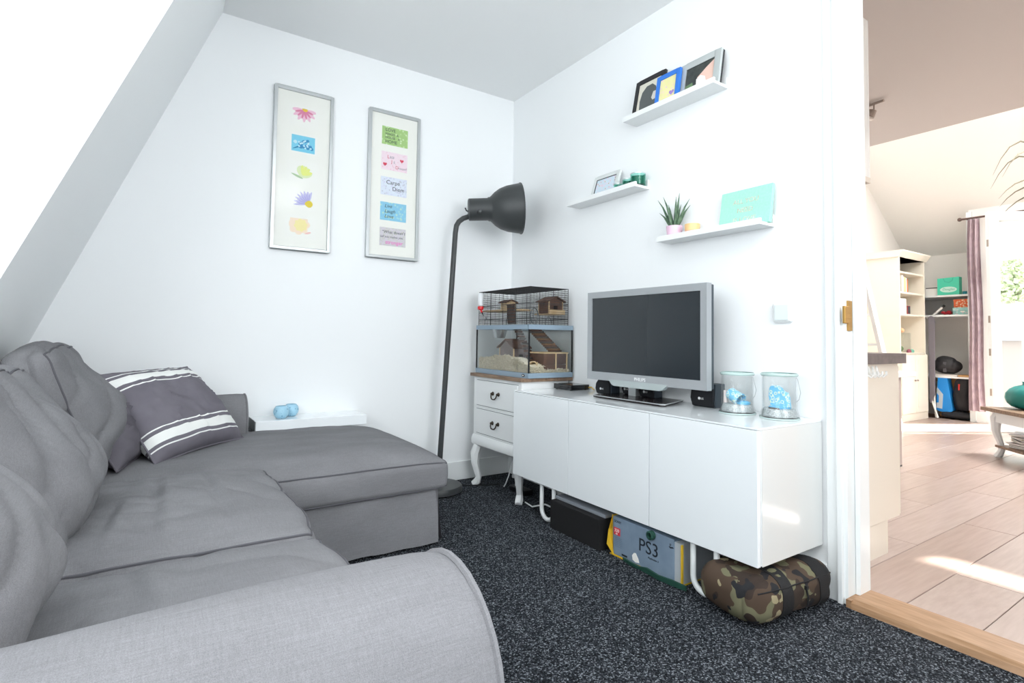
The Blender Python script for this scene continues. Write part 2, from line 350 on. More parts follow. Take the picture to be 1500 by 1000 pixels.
def cushion(name, parent, mt, centre, h, rr, crown, bulge, wr, seed, rot=(0, 0, 0), n=34, pipes=((2, 1.0), (2, -1.0)), pr=0.0035, fold=1.0, pm=None, local=False, ex=2.6, creases=()):
    f = cushion_map(h, rr, crown, bulge, wr, seed, fold, ex, creases)
    M = Matrix.Translation(centre) @ Matrix.Rotation(rot[2], 4, 'Z') @ Matrix.Rotation(rot[1], 4, 'Y') @ Matrix.Rotation(rot[0], 4, 'X')
    me = cushion_mesh(f, n); me.transform(M); o = finish(me, name, mt, parent, smooth=True, local=local)
    for ax, t in pipes:
        pts = []
        for p in loop_pts(0, 0, 26, ax, t):
            s = f(p*1.0); pts.append(M @ s)
        mb = MB(); mb.tube(pts, pr, 6, cap=False); mb.build('piping', pm or mt, o, smooth=True)
    return o
sofa = thing('corner_sofa', 'large grey fabric corner sofa with chaise and rolled arms on the carpet', 'sofa', (-2.0, -1.3, 0))
# hidden base under the seats and the back frame
m = MB(); m.box(-2.42, -1.70, -2.33, -0.9, 0.03, 0.265); m.box(-2.42, -0.965, -0.87, -0.03, 0.03, 0.25); m.build('base', SOFA, sofa, bevel=0.01)
m = MB(); m.prism([(-2.42, 0.04), (-2.26, 0.04), (-2.29, 0.62), (-2.31, 0.65), (-2.38, 0.66), (-2.44, 0.63)], 1, -2.33, -0.03); m.build('back_frame', SOFA, sofa, bevel=0.012, smooth=True)
# loose skirt panels
def skirt(p0, p1, z0, z1, out, seed, flare=0.02):
    p0, p1, out = Vector(p0), Vector(p1), Vector(out); n = max(6, int((p1-p0).length/0.03)); k = 10; vs = []; fs = []
    for i in range(n+1):
        for j in range(k+1):
            t = j/k; p = p0.lerp(p1, i/n); w = noise.noise(Vector((p.x*6+seed, p.y*6, t*1.2)))*0.014*t
            q = p+out*(flare*t+w); vs.append((q.x, q.y, z1+(z0-z1)*t+0.006*t*noise.noise(Vector((p.x*9, p.y*9, seed)))))
    nn = len(vs); vs += [(a-out.x*0.004, b-out.y*0.004, c) for a, b, c in vs]
    for i in range(n):
        for j in range(k):
            a = i*(k+1)+j; fs.append((a, a+1, a+k+2, a+k+1)); fs.append((nn+a, nn+a+k+1, nn+a+k+2, nn+a+1))
    b = MB(); b.add(vs, fs); return b
skirt((-1.68, -0.888), (-0.955, -0.888), 0.012, 0.262, (0, -1), 3, 0.014).build('skirt', SOFA, sofa, smooth=True)
skirt((-0.948, -0.868), (-0.948, -0.05), 0.012, 0.262, (1, 0), 5, 0.028).build('skirt', SOFA, sofa, smooth=True)
skirt((-0.962, -0.895), (-0.945, -0.86), 0.02, 0.255, (0.75, -0.4), 8, 0.006).build('skirt_pleat', SOFA, sofa, smooth=True)
skirt((-1.695, -2.31), (-1.695, -0.9), 0.012, 0.28, (1, 0), 9, 0.012).build('skirt', SOFA, sofa, smooth=True)
# chaise and seat cushions
cushion('chaise_cushion', sofa, SOFA, (-1.605, -0.478, 0.292), (0.695, 0.43, 0.058), 0.022, 0.080, 0.010, 0.006, 2.3, n=64, fold=0.5, pm=PIPE, ex=7)
cushion('seat_cushion', sofa, SOFA, (-1.945, -1.29, 0.348), (0.295, 0.375, 0.07), 0.035, 0.04, 0.012, 0.013, 5.0, n=64, fold=1.1, pm=PIPE, creases=((-0.10, 0.8, -0.16, -0.9, 0.008, 0.015), (0.27, 0.8, 0.38, -0.7, 0.008, 0.016), (-0.42, 0.0, -0.5, -0.8, 0.005, 0.013)))
cushion('seat_cushion', sofa, SOFA, (-1.945, -1.995, 0.345), (0.295, 0.32, 0.07), 0.035, 0.036, 0.012, 0.012, 8.4, n=56, fold=1.0, pm=PIPE, creases=((-0.3, 0.9, -0.2, 0.0, 0.005, 0.016),))
# back cushions, leaning against the slope: local z is thickness, piping round front and back face
def back_cushion(yc, hy, zc, hz, seed, lean, xc=-2.235, rz_=0.0):
    f = cushion_map((hz, hy, 0.070), 0.055, 0.110, 0.03, 0.018, seed, 1.5, 2.0, (), 0.75)
    M = Matrix.Translation((xc, yc, zc)) @ Matrix.Rotation(rz_, 4, 'Z') @ Matrix.Rotation(-lean, 4, 'Y') @ Matrix(((0, 0, 1, 0), (0, 1, 0, 0), (-1, 0, 0, 0), (0, 0, 0, 1)))
    me = cushion_mesh(f, 44); me.transform(M); o = finish(me, 'back_cushion', SOFA, sofa, smooth=True)
    for t in (1.0, -1.0):
        mb = MB(); mb.tube([M @ f(p) for p in loop_pts(0, 0, 26, 2, t)], 0.0035, 6, cap=False); mb.build('piping', PIPE, o, smooth=True)
back_cushion(-0.58, 0.345, 0.605, 0.225, 1.1, 0.30, -2.258)
back_cushion(-1.300, 0.335, 0.575, 0.215, 4.7, 0.30, -2.295)
back_cushion(-2.000, 0.32, 0.580, 0.205, 6.9, 0.30, -2.312)
# rolled arms
def arm(y_in, sgn, x0, x1, top, r, nm):
    yc = y_in+sgn*r*0.98; zc = top-r
    prof = [(y_in+sgn*0.012, 0.03)]+[(yc-sgn*r*math.cos(a), zc+r*math.sin(a)) for a in [PI*i/18*1.18-0.12 for i in range(19)]]+[(yc+sgn*r*0.62, zc-r*0.9), (yc+sgn*r*0.6, 0.03)]
    n = 24; vs = []; fs = []; K = len(prof)
    for i in range(n+1):
        x = x0+(x1-x0)*i/n; s = 1-0.03*max(0, (i/n-0.93)/0.07)**2
        for (y, z) in prof:
            w = 0.006*noise.noise(Vector((x*4, y*6, z*6+3)))
            vs.append((x, yc+(y-yc)*s+w*0.5, zc+(z-zc)*(s if z > zc else 1)+(w if z > 0.1 else 0)))
    fs = [(i*K+j, i*K+j+1, (i+1)*K+j+1, (i+1)*K+j) for i in range(n) for j in range(K-1)]
    fs += [tuple(range(K)), tuple(n*K+j for j in range(K-1, -1, -1))]
    b = MB(); b.add(vs, fs); o = b.build(nm, SOFA, sofa, bevel=0, smooth=True)
    b = MB(); b.tube([(x1+0.001, yc+(y-yc)*0.97, zc+(z-zc)*(0.97 if z > zc else 1)) for y, z in prof], 0.0045, 6); b.build('piping', PIPE if False else SOFA, o, smooth=True)
arm(-2.308, -1, -2.40, -1.695, 0.624, 0.124, 'arm')
arm(-0.262, 1, -2.40, -1.625, 0.603, 0.118, 'arm')

# throw pillows
def pillow(name, label, org, ex, ey, w, h, th, mt, seed, wr=0.012, stripes=None, n=26, sag=0.0):
    ex = Vector(ex).normalized(); ey = Vector(ey); ey = (ey-ex*ey.dot(ex)).normalized(); ez = ex.cross(ey); org = Vector(org)
    t = thing(name, label, 'pillow', (org.x, org.y, org.z))
    def P(u, v, side):
        e = max(0, (1-abs(u)**3.0))*max(0, (1-abs(v)**3.0)); z = th*e**0.55*side
        pin = 1-0.07*(1-v*v)*(abs(u)**4); pin2 = 1-0.07*(1-u*u)*(abs(v)**4)
        nn = noise.noise(Vector((u*2.2+seed, v*2.2, side*0.4)))*wr+max(0, 1-abs(noise.noise(Vector((u*3+v*2+seed, v*1.5-u, 2+side))))*3)**3*wr*0.8
        z += nn*side*(e**0.5)
        return org+ex*(u*pin*w/2)+ey*((v*pin2+1)*h/2)+ez*(z-sag*(1-u*u))
    vs = []; fs = []; mi = []; b = MB()
    V = sorted(set([round(-1+2*j/n, 4) for j in range(n+1)]+([q for s_ in stripes[1] for q in s_] if stripes else [])))
    V = [v for i, v in enumerate(V)]; nv_ = len(V)
    for side in (1, -1):
        vs = [P(-1+2*i/n, v, side) for i in range(n+1) for v in V]; base = len(b.v); b.v += [tuple(p) for p in vs]
        for i in range(n):
            for j in range(nv_-1):
                b.f.append(tuple(base+q for q in (i*nv_+j, (i+1)*nv_+j, (i+1)*nv_+j+1, i*nv_+j+1)))
                vm = (V[j]+V[j+1])/2; b.mi.append(1 if stripes and any(a_ < vm < c_ for a_, c_ in stripes[1]) else 0)
    o = b.build('cover', [mt, stripes[0]] if stripes else mt, t, smooth=True)
    b = MB(); pts = [P(u, v, 1) for u, v in [(-1+2*i/20, -1) for i in range(20)]+[(1, -1+2*i/20) for i in range(20)]+[(1-2*i/20, 1) for i in range(20)]+[(-1, 1-2*i/20) for i in range(21)]]
    b.tube(pts, 0.004, 6, cap=False); b.build('seam', mt, t, smooth=True)
    return t
PGREY = fabric('pillow_grey', '77747c', '6b6870')
STR = mat('pillow_white', 'e9ebe8', 0.85)
pillow('throw_pillow', 'grey throw pillow with white stripes leaning on the chaise', (-1.815, -0.545, 0.424), (0.344, 0.396, 0.005), (-0.145, 0.24, 0.29), 0.50, 0.42, 0.085, PGREY, 1.3, 0.012,
       (STR, [(-0.80, -0.775), (-0.71, -0.54), (-0.47, -0.445), (0.445, 0.47), (0.54, 0.71), (0.775, 0.80)]), n=40)
pillow('throw_pillow', 'crumpled plain dark grey throw pillow behind the striped pillow', (-2.02, -0.60, 0.425), (0.25, 0.75, 0.0), (-0.14, 0.10, 0.24), 0.42, 0.30, 0.07, fabric('pillow_dark', '69666d', '5c5960'), 6.1, 0.020, n=36)

# ================================================================== BACK WALL: pictures, low shelf, lamp
def wall_frame(label, x0, x1, z0, z1, kind):
    t = thing('framed_print', label, 'picture', ((x0+x1)/2, 0, z0), 'tall silver frames on the back wall')
    b = 0.017; m = MB()
    for a in ((x0, x0+b, z0, z1), (x1-b, x1, z0, z1), (x0+b, x1-b, z0, z0+b), (x0+b, x1-b, z1-b, z1)): m.box(a[0], a[1], -0.026, -0.001, a[2], a[3])
    m.build('frame', SILVER, t, bevel=0.003)
    B(x0+b, x1-b, -0.012, -0.003, z0+b, z1-b).build('mat_board', mat('cream_mat', 'f3f2ec', 0.8), t)
    W = x1-x0; Hh = z1-z0
    for i in range(5):
        cx = (x0+x1)/2+(0.0 if kind == 0 else 0.002); cz = z1-Hh*(0.163+i*0.172)
        hw, hh = (0.0775, 0.0575) if kind == 0 else (0.080, 0.0535)
        p = B(cx-hw, cx+hw, -0.0128, -0.011, cz-hh, cz+hh).build('print', PAPER, t)
        if kind == 0: flower(p, cx, cz, i)
        else: card(p, cx, cz, hw, hh, i)
    m = MB(); m.box(x0+b, x1-b, -0.0175, -0.016, z0+b, z1-b); m.build('glass', glass('picture_glass', (0.99, 0.995, 0.993), 0.018, 0.08), t)
def blob(pts, col, name, parent, y, nm='flower'):
    m = MB(); m.add([(x, y, z) for x, z in pts]+[(x, y+0.0004, z) for x, z in pts], [tuple(range(len(pts)))]); return m.build(nm, mat(name, col, 0.8), parent)
def petal(cx, cz, ang, l, w, clip):
    out = []
    for k in range(12):
        a = 2*PI*k/12; u = l*0.5*(1+math.cos(a)); v = w*math.sin(a)*(0.55+0.45*math.sin(min(1, u/l)*PI*0.75))
        x = cx+u*math.cos(ang)-v*math.sin(ang); z = cz+u*math.sin(ang)+v*math.cos(ang)
        out.append((max(clip[0], min(clip[1], x)), max(clip[2], min(clip[3], z))))
    return out
def flower(p, cx, cz, i):
    hw, hh = 0.060, 0.044; clip = (cx-hw, cx+hw, cz-hh, cz+hh); y = -0.0131
    def many(lst, name, col, dy):
        m = MB()
        for kk, pts in enumerate(lst): m.add([(x, y-dy-kk*0.000015, z) for x, z in pts], [tuple(range(len(pts)))])
        m.build('flower', mat(name, col, 0.8), p)
    if i == 0:
        many([petal(cx, cz+0.036, -PI*(0.02+0.16*k), 0.066, 0.010, clip) for k in range(7)], 'pink_petal', 'efc3d6', 0)
        many([petal(cx, cz+0.036, -PI*(0.10+0.16*k), 0.050, 0.006, clip) for k in range(6)], 'rose_petal', 'dd86a6', 0.0003)
        many([petal(cx-0.012, cz+0.04, -PI*0.02, 0.03, 0.012, clip)], 'yellow_heart', 'e8c44a', 0.0006)
    elif i == 1:
        many([[(clip[0], clip[2]), (clip[1], clip[2]), (clip[1], clip[3]), (clip[0], clip[3])]], 'sky_print', '7fd0ea', 0)
        many([petal(cx+0.012+random.uniform(-.032, .032)-0.008, cz+random.uniform(-.022, .022), 0, 0.018, 0.009, clip) for k in range(16)], 'blue_buds', '3c8fc4', 0.0003)
        many([petal(cx+0.012+random.uniform(-.035, .03)-0.008, cz+random.uniform(-.024, .024), 0, 0.011, 0.005, clip) for k in range(14)]+[petal(cx-.052, cz+.006, 0, .02, .01, clip)], 'pale_buds', 'c6e8f4', 0.0006)
        many([petal(cx-0.055, cz-0.034, 0.5, 0.06, 0.004, clip)], 'blue_stem', '2f86b5', 0.0003)
    elif i == 2:
        many([petal(cx-0.02+k*0.004, cz-0.026, PI*(0.10+0.14*k), 0.075-0.006*k, 0.020, clip) for k in range(4)], 'pale_green_petal', 'dfeabb', 0)
        many([petal(cx+0.0, cz-0.02, PI*(0.12+0.13*k), 0.055, 0.009, clip) for k in range(4)], 'lime_petal', 'e6ec8a', 0.0003)
        many([petal(cx-0.058, cz-0.016, -0.35, 0.066, 0.006, clip)], 'leaf_green', 'b3cda3', 0.0002)
    elif i == 3:
        many([petal(cx+0.036, cz-0.024, PI*(0.44+0.085*k), 0.078, 0.0055, clip) for k in range(8)], 'lilac_petal', 'c3c0e8', 0)
        many([petal(cx+0.036, cz-0.024, PI*(0.48+0.085*k), 0.064, 0.002, clip) for k in range(7)], 'violet_petal', 'a5a0da', 0.0003)
        many([petal(cx+0.016, cz-0.022, 0.0, 0.042, 0.02, clip)], 'yellow_disc', 'e6cf45', 0.0006)
    else:
        many([petal(cx-0.01, cz+0.012, PI*(0.0+0.25*k), 0.058, 0.022, clip) for k in range(8)], 'peach_petal', 'f8e3cd', 0)
        many([petal(cx+0.0, cz+0.008, PI*(0.05+0.25*k), 0.036, 0.013, clip) for k in range(8)], 'yellow_petal', 'f5e8a8', 0.0003)
        many([petal(cx+0.02, cz-0.036, 0.3, 0.035, 0.005, clip)], 'coral_edge', 'f2c3be', 0.0006)
def patmat(name, c1, c2, c3, sc):
    m = bpy.data.materials.new(name); m.use_nodes = True; nt = m.node_tree; b = nt.nodes['Principled BSDF']; b.inputs['Roughness'].default_value = 0.8
    tc = nt.nodes.new('ShaderNodeTexCoord'); n = nt.nodes.new('ShaderNodeTexVoronoi'); n.inputs['Scale'].default_value = sc
    r = nt.nodes.new('ShaderNodeValToRGB'); e = r.color_ramp.elements; e[0].color = lin(c3); e[0].position = 0.12; e[1].color = lin(c1); e[1].position = 0.5; x = e.new(0.26); x.color = lin(c2)
    nt.links.new(tc.outputs['Object'], n.inputs['Vector']); nt.links.new(n.outputs['Distance'], r.inputs[0]); nt.links.new(r.outputs[0], b.inputs['Base Color']); return m
def heart(cx, cz, s): return [(cx+s*0.06*16*math.sin(t)**3, cz+s*0.06*(13*math.cos(t)-5*math.cos(2*t)-2*math.cos(3*t)-math.cos(4*t))) for t in [2*PI*k/20 for k in range(20)]]
CARDS = [('a9cc84', 'b9d796', 'e3efd2', 60), ('f4dfe8', 'f4dfe8', 'e8b6c6', 70), ('dfe6f2', 'd4d2ea', 'b9c9b4', 80), ('8fcbe6', 'a6d9e6', 'd7e6b4', 55), ('d8d2da', 'c7cfc0', 'e6c3d3', 90)]
def card(p, cx, cz, hw, hh, i):
    c = CARDS[i]; B(cx-hw, cx+hw, -0.0134, -0.0128, cz-hh, cz+hh).build('pattern', patmat('card_pattern_%d' % i, c[0], c[1], c[2], c[3]), p)
    ink = mat('ink_dark', '2d3340', 0.8); red = mat('ink_red', 'cf3a55', 0.8); pink = mat('ink_pink', 'ee4fc0', 0.8)
    R, U = (1, 0, 0), (0, 0, 1)
    def T(s, x, z, size, m=ink, sh=0): text(s, size, 'lettering', m, p, (cx+x, -0.0138, cz+z), R, U, ext=0.0002, shear=sh)
    if i == 0:
        T('LOVE', -0.060, 0.026, 0.026); T('MAKES  A', -0.060, 0.004, 0.019); T('HOUSE   A', -0.060, -0.017, 0.019); T('HOME', -0.060, -0.043, 0.026)
    elif i == 1:
        T('L', -0.045, 0.016, 0.028, red); T('EEF', -0.030, 0.016, 0.020, mat('ink_grey', '8d8794', .8)); T('J', -0.02, -0.010, 0.026, red); T('E', -0.006, -0.010, 0.018, _M['ink_grey']); T('D', 0.006, -0.040, 0.026, red); T('room!', 0.022, -0.040, 0.022, _M['ink_grey'])
        for hx, hz in ((0.045, 0.012), (-0.058, -0.022)): blob(heart(cx+hx, cz+hz, 0.0125), 'd8405a', 'heart_red', p, -0.0138, 'heart')
    elif i == 2: T('Carpe', -0.048, 0.012, 0.034); T('Diem', -0.010, -0.024, 0.034)
    elif i == 3: T('Live', -0.055, 0.022, 0.028, ink, .3); T('Laugh', -0.055, -0.008, 0.028, ink, .3); T('Love', -0.055, -0.038, 0.028, ink, .3)
    else: T("\u201cWhat doesn\u2019t", -0.068, 0.020, 0.024, ink, .2); T('kill you makes you', -0.076, -0.006, 0.0185, ink, .2); T('stronger', -0.045, -0.042, 0.031, pink)
wall_frame('tall silver frame with five flower photographs on the back wall', -1.517, -1.2105, 1.335, 2.2015, 0)
wall_frame('tall silver frame with five lettered motto cards on the back wall', -1.010, -0.692, 1.338, 2.204, 1)

t = thing('wall_shelf', 'long white glossy shelf against the back wall behind the chaise', 'shelf', (-1.3, -0.1, 0.42))
B(-1.577, -1.035, -0.185, -0.001, 0.418, 0.469).build('board', GLOSS, t, bevel=0.002)
B(-1.5805, -1.577, -0.185, -0.001, 0.418, 0.469).build('end_cap', mat('shelf_end', '7f8688', 0.5), t)
def dotglass(name):
    m = bpy.data.materials.new(name); m.use_nodes = True; nt = m.node_tree; b = nt.nodes['Principled BSDF']; b.inputs['Roughness'].default_value = 0.3
    tc = nt.nodes.new('ShaderNodeTexCoord'); n = nt.nodes.new('ShaderNodeTexVoronoi'); n.inputs['Scale'].default_value = 75
    r = nt.nodes.new('ShaderNodeValToRGB'); e = r.color_ramp.elements; e[0].color = lin('5f98b6'); e[0].position = 0.2; e[1].color = lin('a6d4ea'); e[1].position = 0.27
    nt.links.new(tc.outputs['Object'], n.inputs['Vector']); nt.links.new(n.outputs['Distance'], r.inputs[0]); nt.links.new(r.outputs[0], b.inputs['Base Color']); return m
DOT = dotglass('blue_dotted_glass')
for x, y, lab in ((-1.452, -0.118, 'pale blue dotted candle holder on white shelf, the left and nearer one'), (-1.392, -0.060, 'pale blue dotted candle holder on white shelf, half hidden behind another')):
    t = thing('candle_holder', lab, 'candle holder', (x, y, 0.469), 'blue candle holders')
    pr = [(0.019, 0.0), (0.024, 0.002), (0.034, 0.018), (0.037, 0.032), (0.034, 0.047), (0.025, 0.060), (0.022, 0.061), (0.030, 0.046), (0.033, 0.032), (0.030, 0.018), (0.018, 0.006)]
    m = MB(); m.lathe(pr, (x, y, 0.4695), 28); m.build('glass_bowl', DOT, t, smooth=True)
    m = MB(); m.lathe([(0.017, 0), (0.017, 0.012), (0.015, 0.014)], (x, y, 0.476), 16); m.build('tealight', PAPER, t, smooth=True)

# floor lamp
t = thing('floor_lamp', 'dark grey metal floor lamp with large bell shade beside the chaise', 'lamp', (-0.615, -0.172, 0))
LB = (-0.612, -0.172)
m = MB(); m.lathe([(0.140, 0.002), (0.150, 0.008), (0.150, 0.030), (0.143, 0.040), (0.02, 0.043)], (LB[0], LB[1], 0), 48); m.build('base', DGREY, t, smooth=True)
px0 = Vector((-0.600, -0.172, 0.04)); px1 = Vector((-0.520, -0.172, 1.51))
HC = Vector((-0.435, -0.215, 1.652)); HD = Vector((0.905, -0.41, 0.075)).normalized()
pts = [px0, px0.lerp(px1, 0.5), px1, Vector((-0.514, -0.173, 1.552)), Vector((-0.500, -0.176, 1.578)), Vector((-0.475, -0.182, 1.599)), Vector((-0.445, -0.190, 1.612)), Vector((-0.425, -0.196, 1.622))]
m = MB(); m.tube(pts, [0.0155, 0.0155, 0.0155, 0.0155, 0.0155, 0.0155, 0.0155, 0.015], 14); m.build('pole', DGREY, t, smooth=True)
H0 = HC-HD*0.02
prof = [(0.060, 0.0), (0.066, 0.004), (0.067, 0.115), (0.072, 0.122), (0.072, 0.130), (0.080, 0.140), (0.100, 0.160), (0.122, 0.192), (0.138, 0.235), (0.147, 0.285), (0.151, 0.312), (0.155, 0.314), (0.155, 0.319), (0.148, 0.319)]
inn = [(0.144, 0.285), (0.134, 0.236), (0.118, 0.195), (0.096, 0.164), (0.07, 0.146), (0.02, 0.14)]
m = MB(); m.lathe(prof+inn, H0, 48, HD); sh = m.build('shade', DGREY, t, smooth=True)
m = MB(); m.lathe([(0.013, 0.0), (0.016, 0.03), (0.03, 0.06), (0.034, 0.085), (0.025, 0.108), (0.006, 0.116)], H0+HD*0.141, 20, HD); m.build('bulb', PAPER, sh, smooth=True)
side = HD.cross(Vector((0, 0, 1))).normalized()
m = MB()
for s in (1, -1):
    a = Vector((-0.425, -0.196, 1.620)); b = H0+HD*0.062+side*s*0.0715+Vector((0, 0, -0.028))
    m.tube([a+side*s*0.008, a+side*s*0.045+Vector((0, 0, 0.0)), a+side*s*0.068+HD*0.02, b], 0.0075, 8)
    m.lathe([(0.013, 0), (0.013, 0.010), (0.009, 0.014)], b, 14, side*s)
m.build('yoke', DGREY, t, smooth=True)
m = MB(); m.tube([H0+HD*0.0-Vector((0, 0, 0.01)), H0-HD*0.012+Vector((0, 0, -.006)), H0-HD*0.02+Vector((0, 0, 0.012))], 0.004, 8); m.build('switch', BLACK, t, smooth=True)

# ================================================================== RIGHT WALL: picture ledges
def ledge(label, y0, y1, z):
    t = thing('picture_ledge', label, 'shelf', (-0.05, (y0+y1)/2, z), 'white picture ledges on the right wall')
    B(-0.1, -0.001, y0, y1, z, z+0.012).build('board', WHITE, t)
    B(-0.1, -0.088, y0, y1, z+0.012, z+0.024).build('front_lip', WHITE, t)
    B(-0.013, -0.001, y0, y1, z+0.012, z+0.046).build('back_rail', WHITE, t)
    return z+0.0125
S1 = ledge('highest white picture ledge, holding black, blue and silver photo frames', -1.650, -1.130, 1.963)
S2 = ledge('white picture ledge nearest the corner, holding three teal candles', -1.213, -0.698, 1.626)
S3 = ledge('lowest white picture ledge, holding a potted plant and mint sign', -1.853, -1.345, 1.336)
def desk_frame(name, label, y0, y1, zb, h, xb, lean, bw, mt, inner, dep=0.014):
    # leans back against the wall: local x = -normal
    t = thing(name, label, 'photo frame', (xb, (y0+y1)/2, zb), 'photo frames on the ledges')
    t.rotation_euler = (0, lean, 0)
    w = y1-y0; a, b = -w/2, w/2
    m = MB()
    for q in ((a, a+bw, 0, h), (b-bw, b, 0, h), (a+bw, b-bw, 0, bw), (a+bw, b-bw, h-bw, h)): m.box(0, dep, q[0], q[1], q[2], q[3])
    m.build('frame', mt, t, bevel=0.0015, local=True)
    p = B(0.005, dep-0.001, a+bw, b-bw, bw, h-bw).build('picture', inner, t, local=True)
    return t, p, (a+bw, b-bw, bw, h-bw)
# black frame: sketch of a hooded figure in grey
t, p, r = desk_frame('photo_frame', 'black photo frame with a grey drawing, left on the top ledge', -1.345, -1.160, S1, 0.195, -0.075, 0.20, 0.022, BLACK, mat('drawing_paper', 'dcd9cb', 0.8))
def flat(pts, mt, parent, x=0.0042, nm='print'):
    m = MB(); m.add([(x, a, b) for a, b in pts], [tuple(range(len(pts)))]); return m.build(nm, mt, parent, local=True)
flat([(0.05, 0.022), (0.055, 0.08), (0.045, 0.125), (0.02, 0.15), (-0.015, 0.152), (-0.04, 0.13), (-0.055, 0.09), (-0.06, 0.022)], mat('charcoal_print', '5b605f', 0.8), p)
flat([(-0.020, 0.075), (-0.028, 0.105), (-0.05, 0.105), (-0.056, 0.08), (-0.045, 0.062), (-0.03, 0.06)], mat('pale_print', 'd9d6cf', 0.8), p, 0.0039)
t, p, r = desk_frame('photo_frame', 'bright blue photo frame with a yellow card on the top ledge', -1.452, -1.315, S1, 0.150, -0.086, 0.16, 0.021, mat('blue_frame', '2f7bdb', 0.35), patmat('yellow_card', 'ece6a6', 'efe3b8', 'e3bfe0', 60))
flat(heart(-0.025, 0.045, 0.015), mat('purple_heart', 'a78bd0', 0.8), p)
for i, (s, z, sz) in enumerate((('YOU', 0.105, 0.022), ('AND', 0.084, 0.018), ('ME', 0.062, 0.018))): pass
t, p, r = desk_frame('photo_frame', 'silver photo frame with a wedding photograph, right on the top ledge', -1.648, -1.440, S1, 0.160, -0.068, 0.17, 0.030, mat('light_silver', 'c3c9c8', 0.35, metal=0.3), mat('photo_dark', '4a504d', 0.6, var='2f3533', vscale=25))
flat([(-0.072, 0.125), (-0.072, 0.035), (-0.03, 0.033), (0.0, 0.045), (0.012, 0.07), (-0.01, 0.085), (-0.03, 0.1)], mat('photo_skin', 'e6c3b4', 0.7), p)
flat([(-0.038, 0.032), (0.014, 0.032), (0.016, 0.062), (-0.005, 0.075), (-0.03, 0.06)], mat('photo_white', 'efece8', 0.7), p, 0.0038)
flat([(0.07, 0.032), (0.03, 0.032), (0.035, 0.055), (0.07, 0.05)], mat('photo_green', '6d8a62', 0.7), p, 0.0038)
m = MB(); m.box(0.003, 0.0049, -0.078, 0.078, 0.0285, 0.031); m.box(0.003, 0.0049, -0.078, 0.078, 0.1290, 0.1315); m.box(.003, .0049, -.0785, -.076, .0285, .1315); m.box(.003, .0049, .076, .0785, .0285, .1315)
m.build('inner_border', mat('dark_line', '3a3d3d', .5), t, local=True)
B(0.0141, 0.0235, -0.104, 0.104, 0.0, 0.157).build('backing', BLACK, t, local=True)
t, p, r = desk_frame('photo_frame', 'small white photo frame with a floral print beside the teal candles', -1.058, -0.868, S2, 0.125, -0.080, 0.30, 0.02, mat('pearl_frame', 'd9dedd', 0.4), patmat('floral_print', 'c9dbe6', 'e6cfe0', '8fb37a', 60))
m = MB(); m.box(0.002, 0.0049, -0.075, 0.075, 0.1025, 0.105); m.box(.002, .0049, 0.0725, .075, .02, .105); m.build('inner_border', _M['dark_line'], t, local=True)
TEAL = mat('teal_wax', '1c6e5f', 0.4); TGL = glass('teal_glass', (0.62, 0.9, 0.84))
for y, rr, h, lab in ((-1.052, 0.024, 0.042, 'small teal glass candle next to the floral frame'), (-1.120, 0.028, 0.050, 'teal glass candle in the middle of three'), (-1.187, 0.037, 0.062, 'largest teal glass candle at the right end of its ledge')):
    c = (-0.052, y, S2); t = thing('candle', lab, 'candle', c, 'teal candles')
    m = MB(); m.lathe([(rr-0.002, 0), (rr, 0.002), (rr, h), (rr-0.0025, h), (rr-0.003, h-0.004), (rr-0.003, 0.004)], c, 28); m.build('glass', TGL, t, smooth=True)
    m = MB(); m.lathe([(rr-0.0035, 0.0045), (rr-0.0035, h*0.72)], c, 24); m.build('wax', TEAL, t, smooth=True)
    m = MB(); m.tube([(c[0], y, S2+h*0.72), (c[0], y, S2+h*0.86)], 0.001, 5); m.build('wick', BLACK, t)
    m = MB(); m.lathe([(rr+0.0004, h-0.006), (rr+0.0008, h-0.003), (rr+0.0004, h)], c, 28, close=True); m.build('rim', mat('silver_rim', 'cdd5d5', 0.3, metal=0.5), t, smooth=True)
# plant
c = (-0.052, -1.409, S3); t = thing('potted_succulent', 'spiky green succulent in a pale pink pot on the lowest ledge', 'plant', c)
m = MB(); m.lathe([(0.030, 0), (0.032, 0.002), (0.036, 0.055), (0.033, 0.055), (0.031, 0.046)], c, 28); m.build('pot', mat('pink_pot', 'edc9de', 0.45), t, smooth=True)
m = MB(); m.lathe([(0.031, 0.044), (0.02, 0.048), (0.001, 0.049)], c, 20); m.build('soil', mat('soil', '3d2f27', 0.9), t)
LEAF = mat('leaf_dark_green', '3d5a44', 0.5, var='6f8a6d', vscale=60)
for k, (a, l, sp) in enumerate(((0.2, 0.15, 0.15), (1.1, 0.12, 0.32), (2.0, 0.13, 0.25), (2.9, 0.14, 0.5), (3.8, 0.11, 0.4), (4.6, 0.155, 0.12), (5.4, 0.10, 0.65), (0.8, 0.09, 0.6), (1.75, 0.145, 0.5), (4.75, 0.12, 0.55), (1.6, 0.085, 0.8), (5.9, 0.11, 0.3))):
    d = Vector((math.cos(a)*0.6, math.sin(a), 0)); b = Vector((c[0], c[1], S3+0.046))+d*0.010
    pts = [b, b+d*sp*l*0.35+Vector((0, 0, l*0.35)), b+d*sp*l*0.7+Vector((0, 0, l*0.72)), b+d*sp*l*1.1+Vector((0, 0, l))]
    m = MB(); m.tube(pts, [0.0075, 0.0068, 0.004, 0.0005], 6); m.build('leaf', LEAF, t, smooth=True)
c = (-0.052, -1.507, S3); t = thing('candle', 'orange yellow candle beside the potted succulent', 'candle', c)
m = MB(); m.lathe([(0.030, 0), (0.031, 0.002), (0.032, 0.020)], c, 28, close=True); m.build('lower_glass', mat('coral_candle', 'eeb695', 0.4), t, smooth=True)
m = MB(); m.lathe([(0.0, 0.0005), (0.030, 0.0005)], c, 28, close=True); m.build('base', _M['coral_candle'], t)
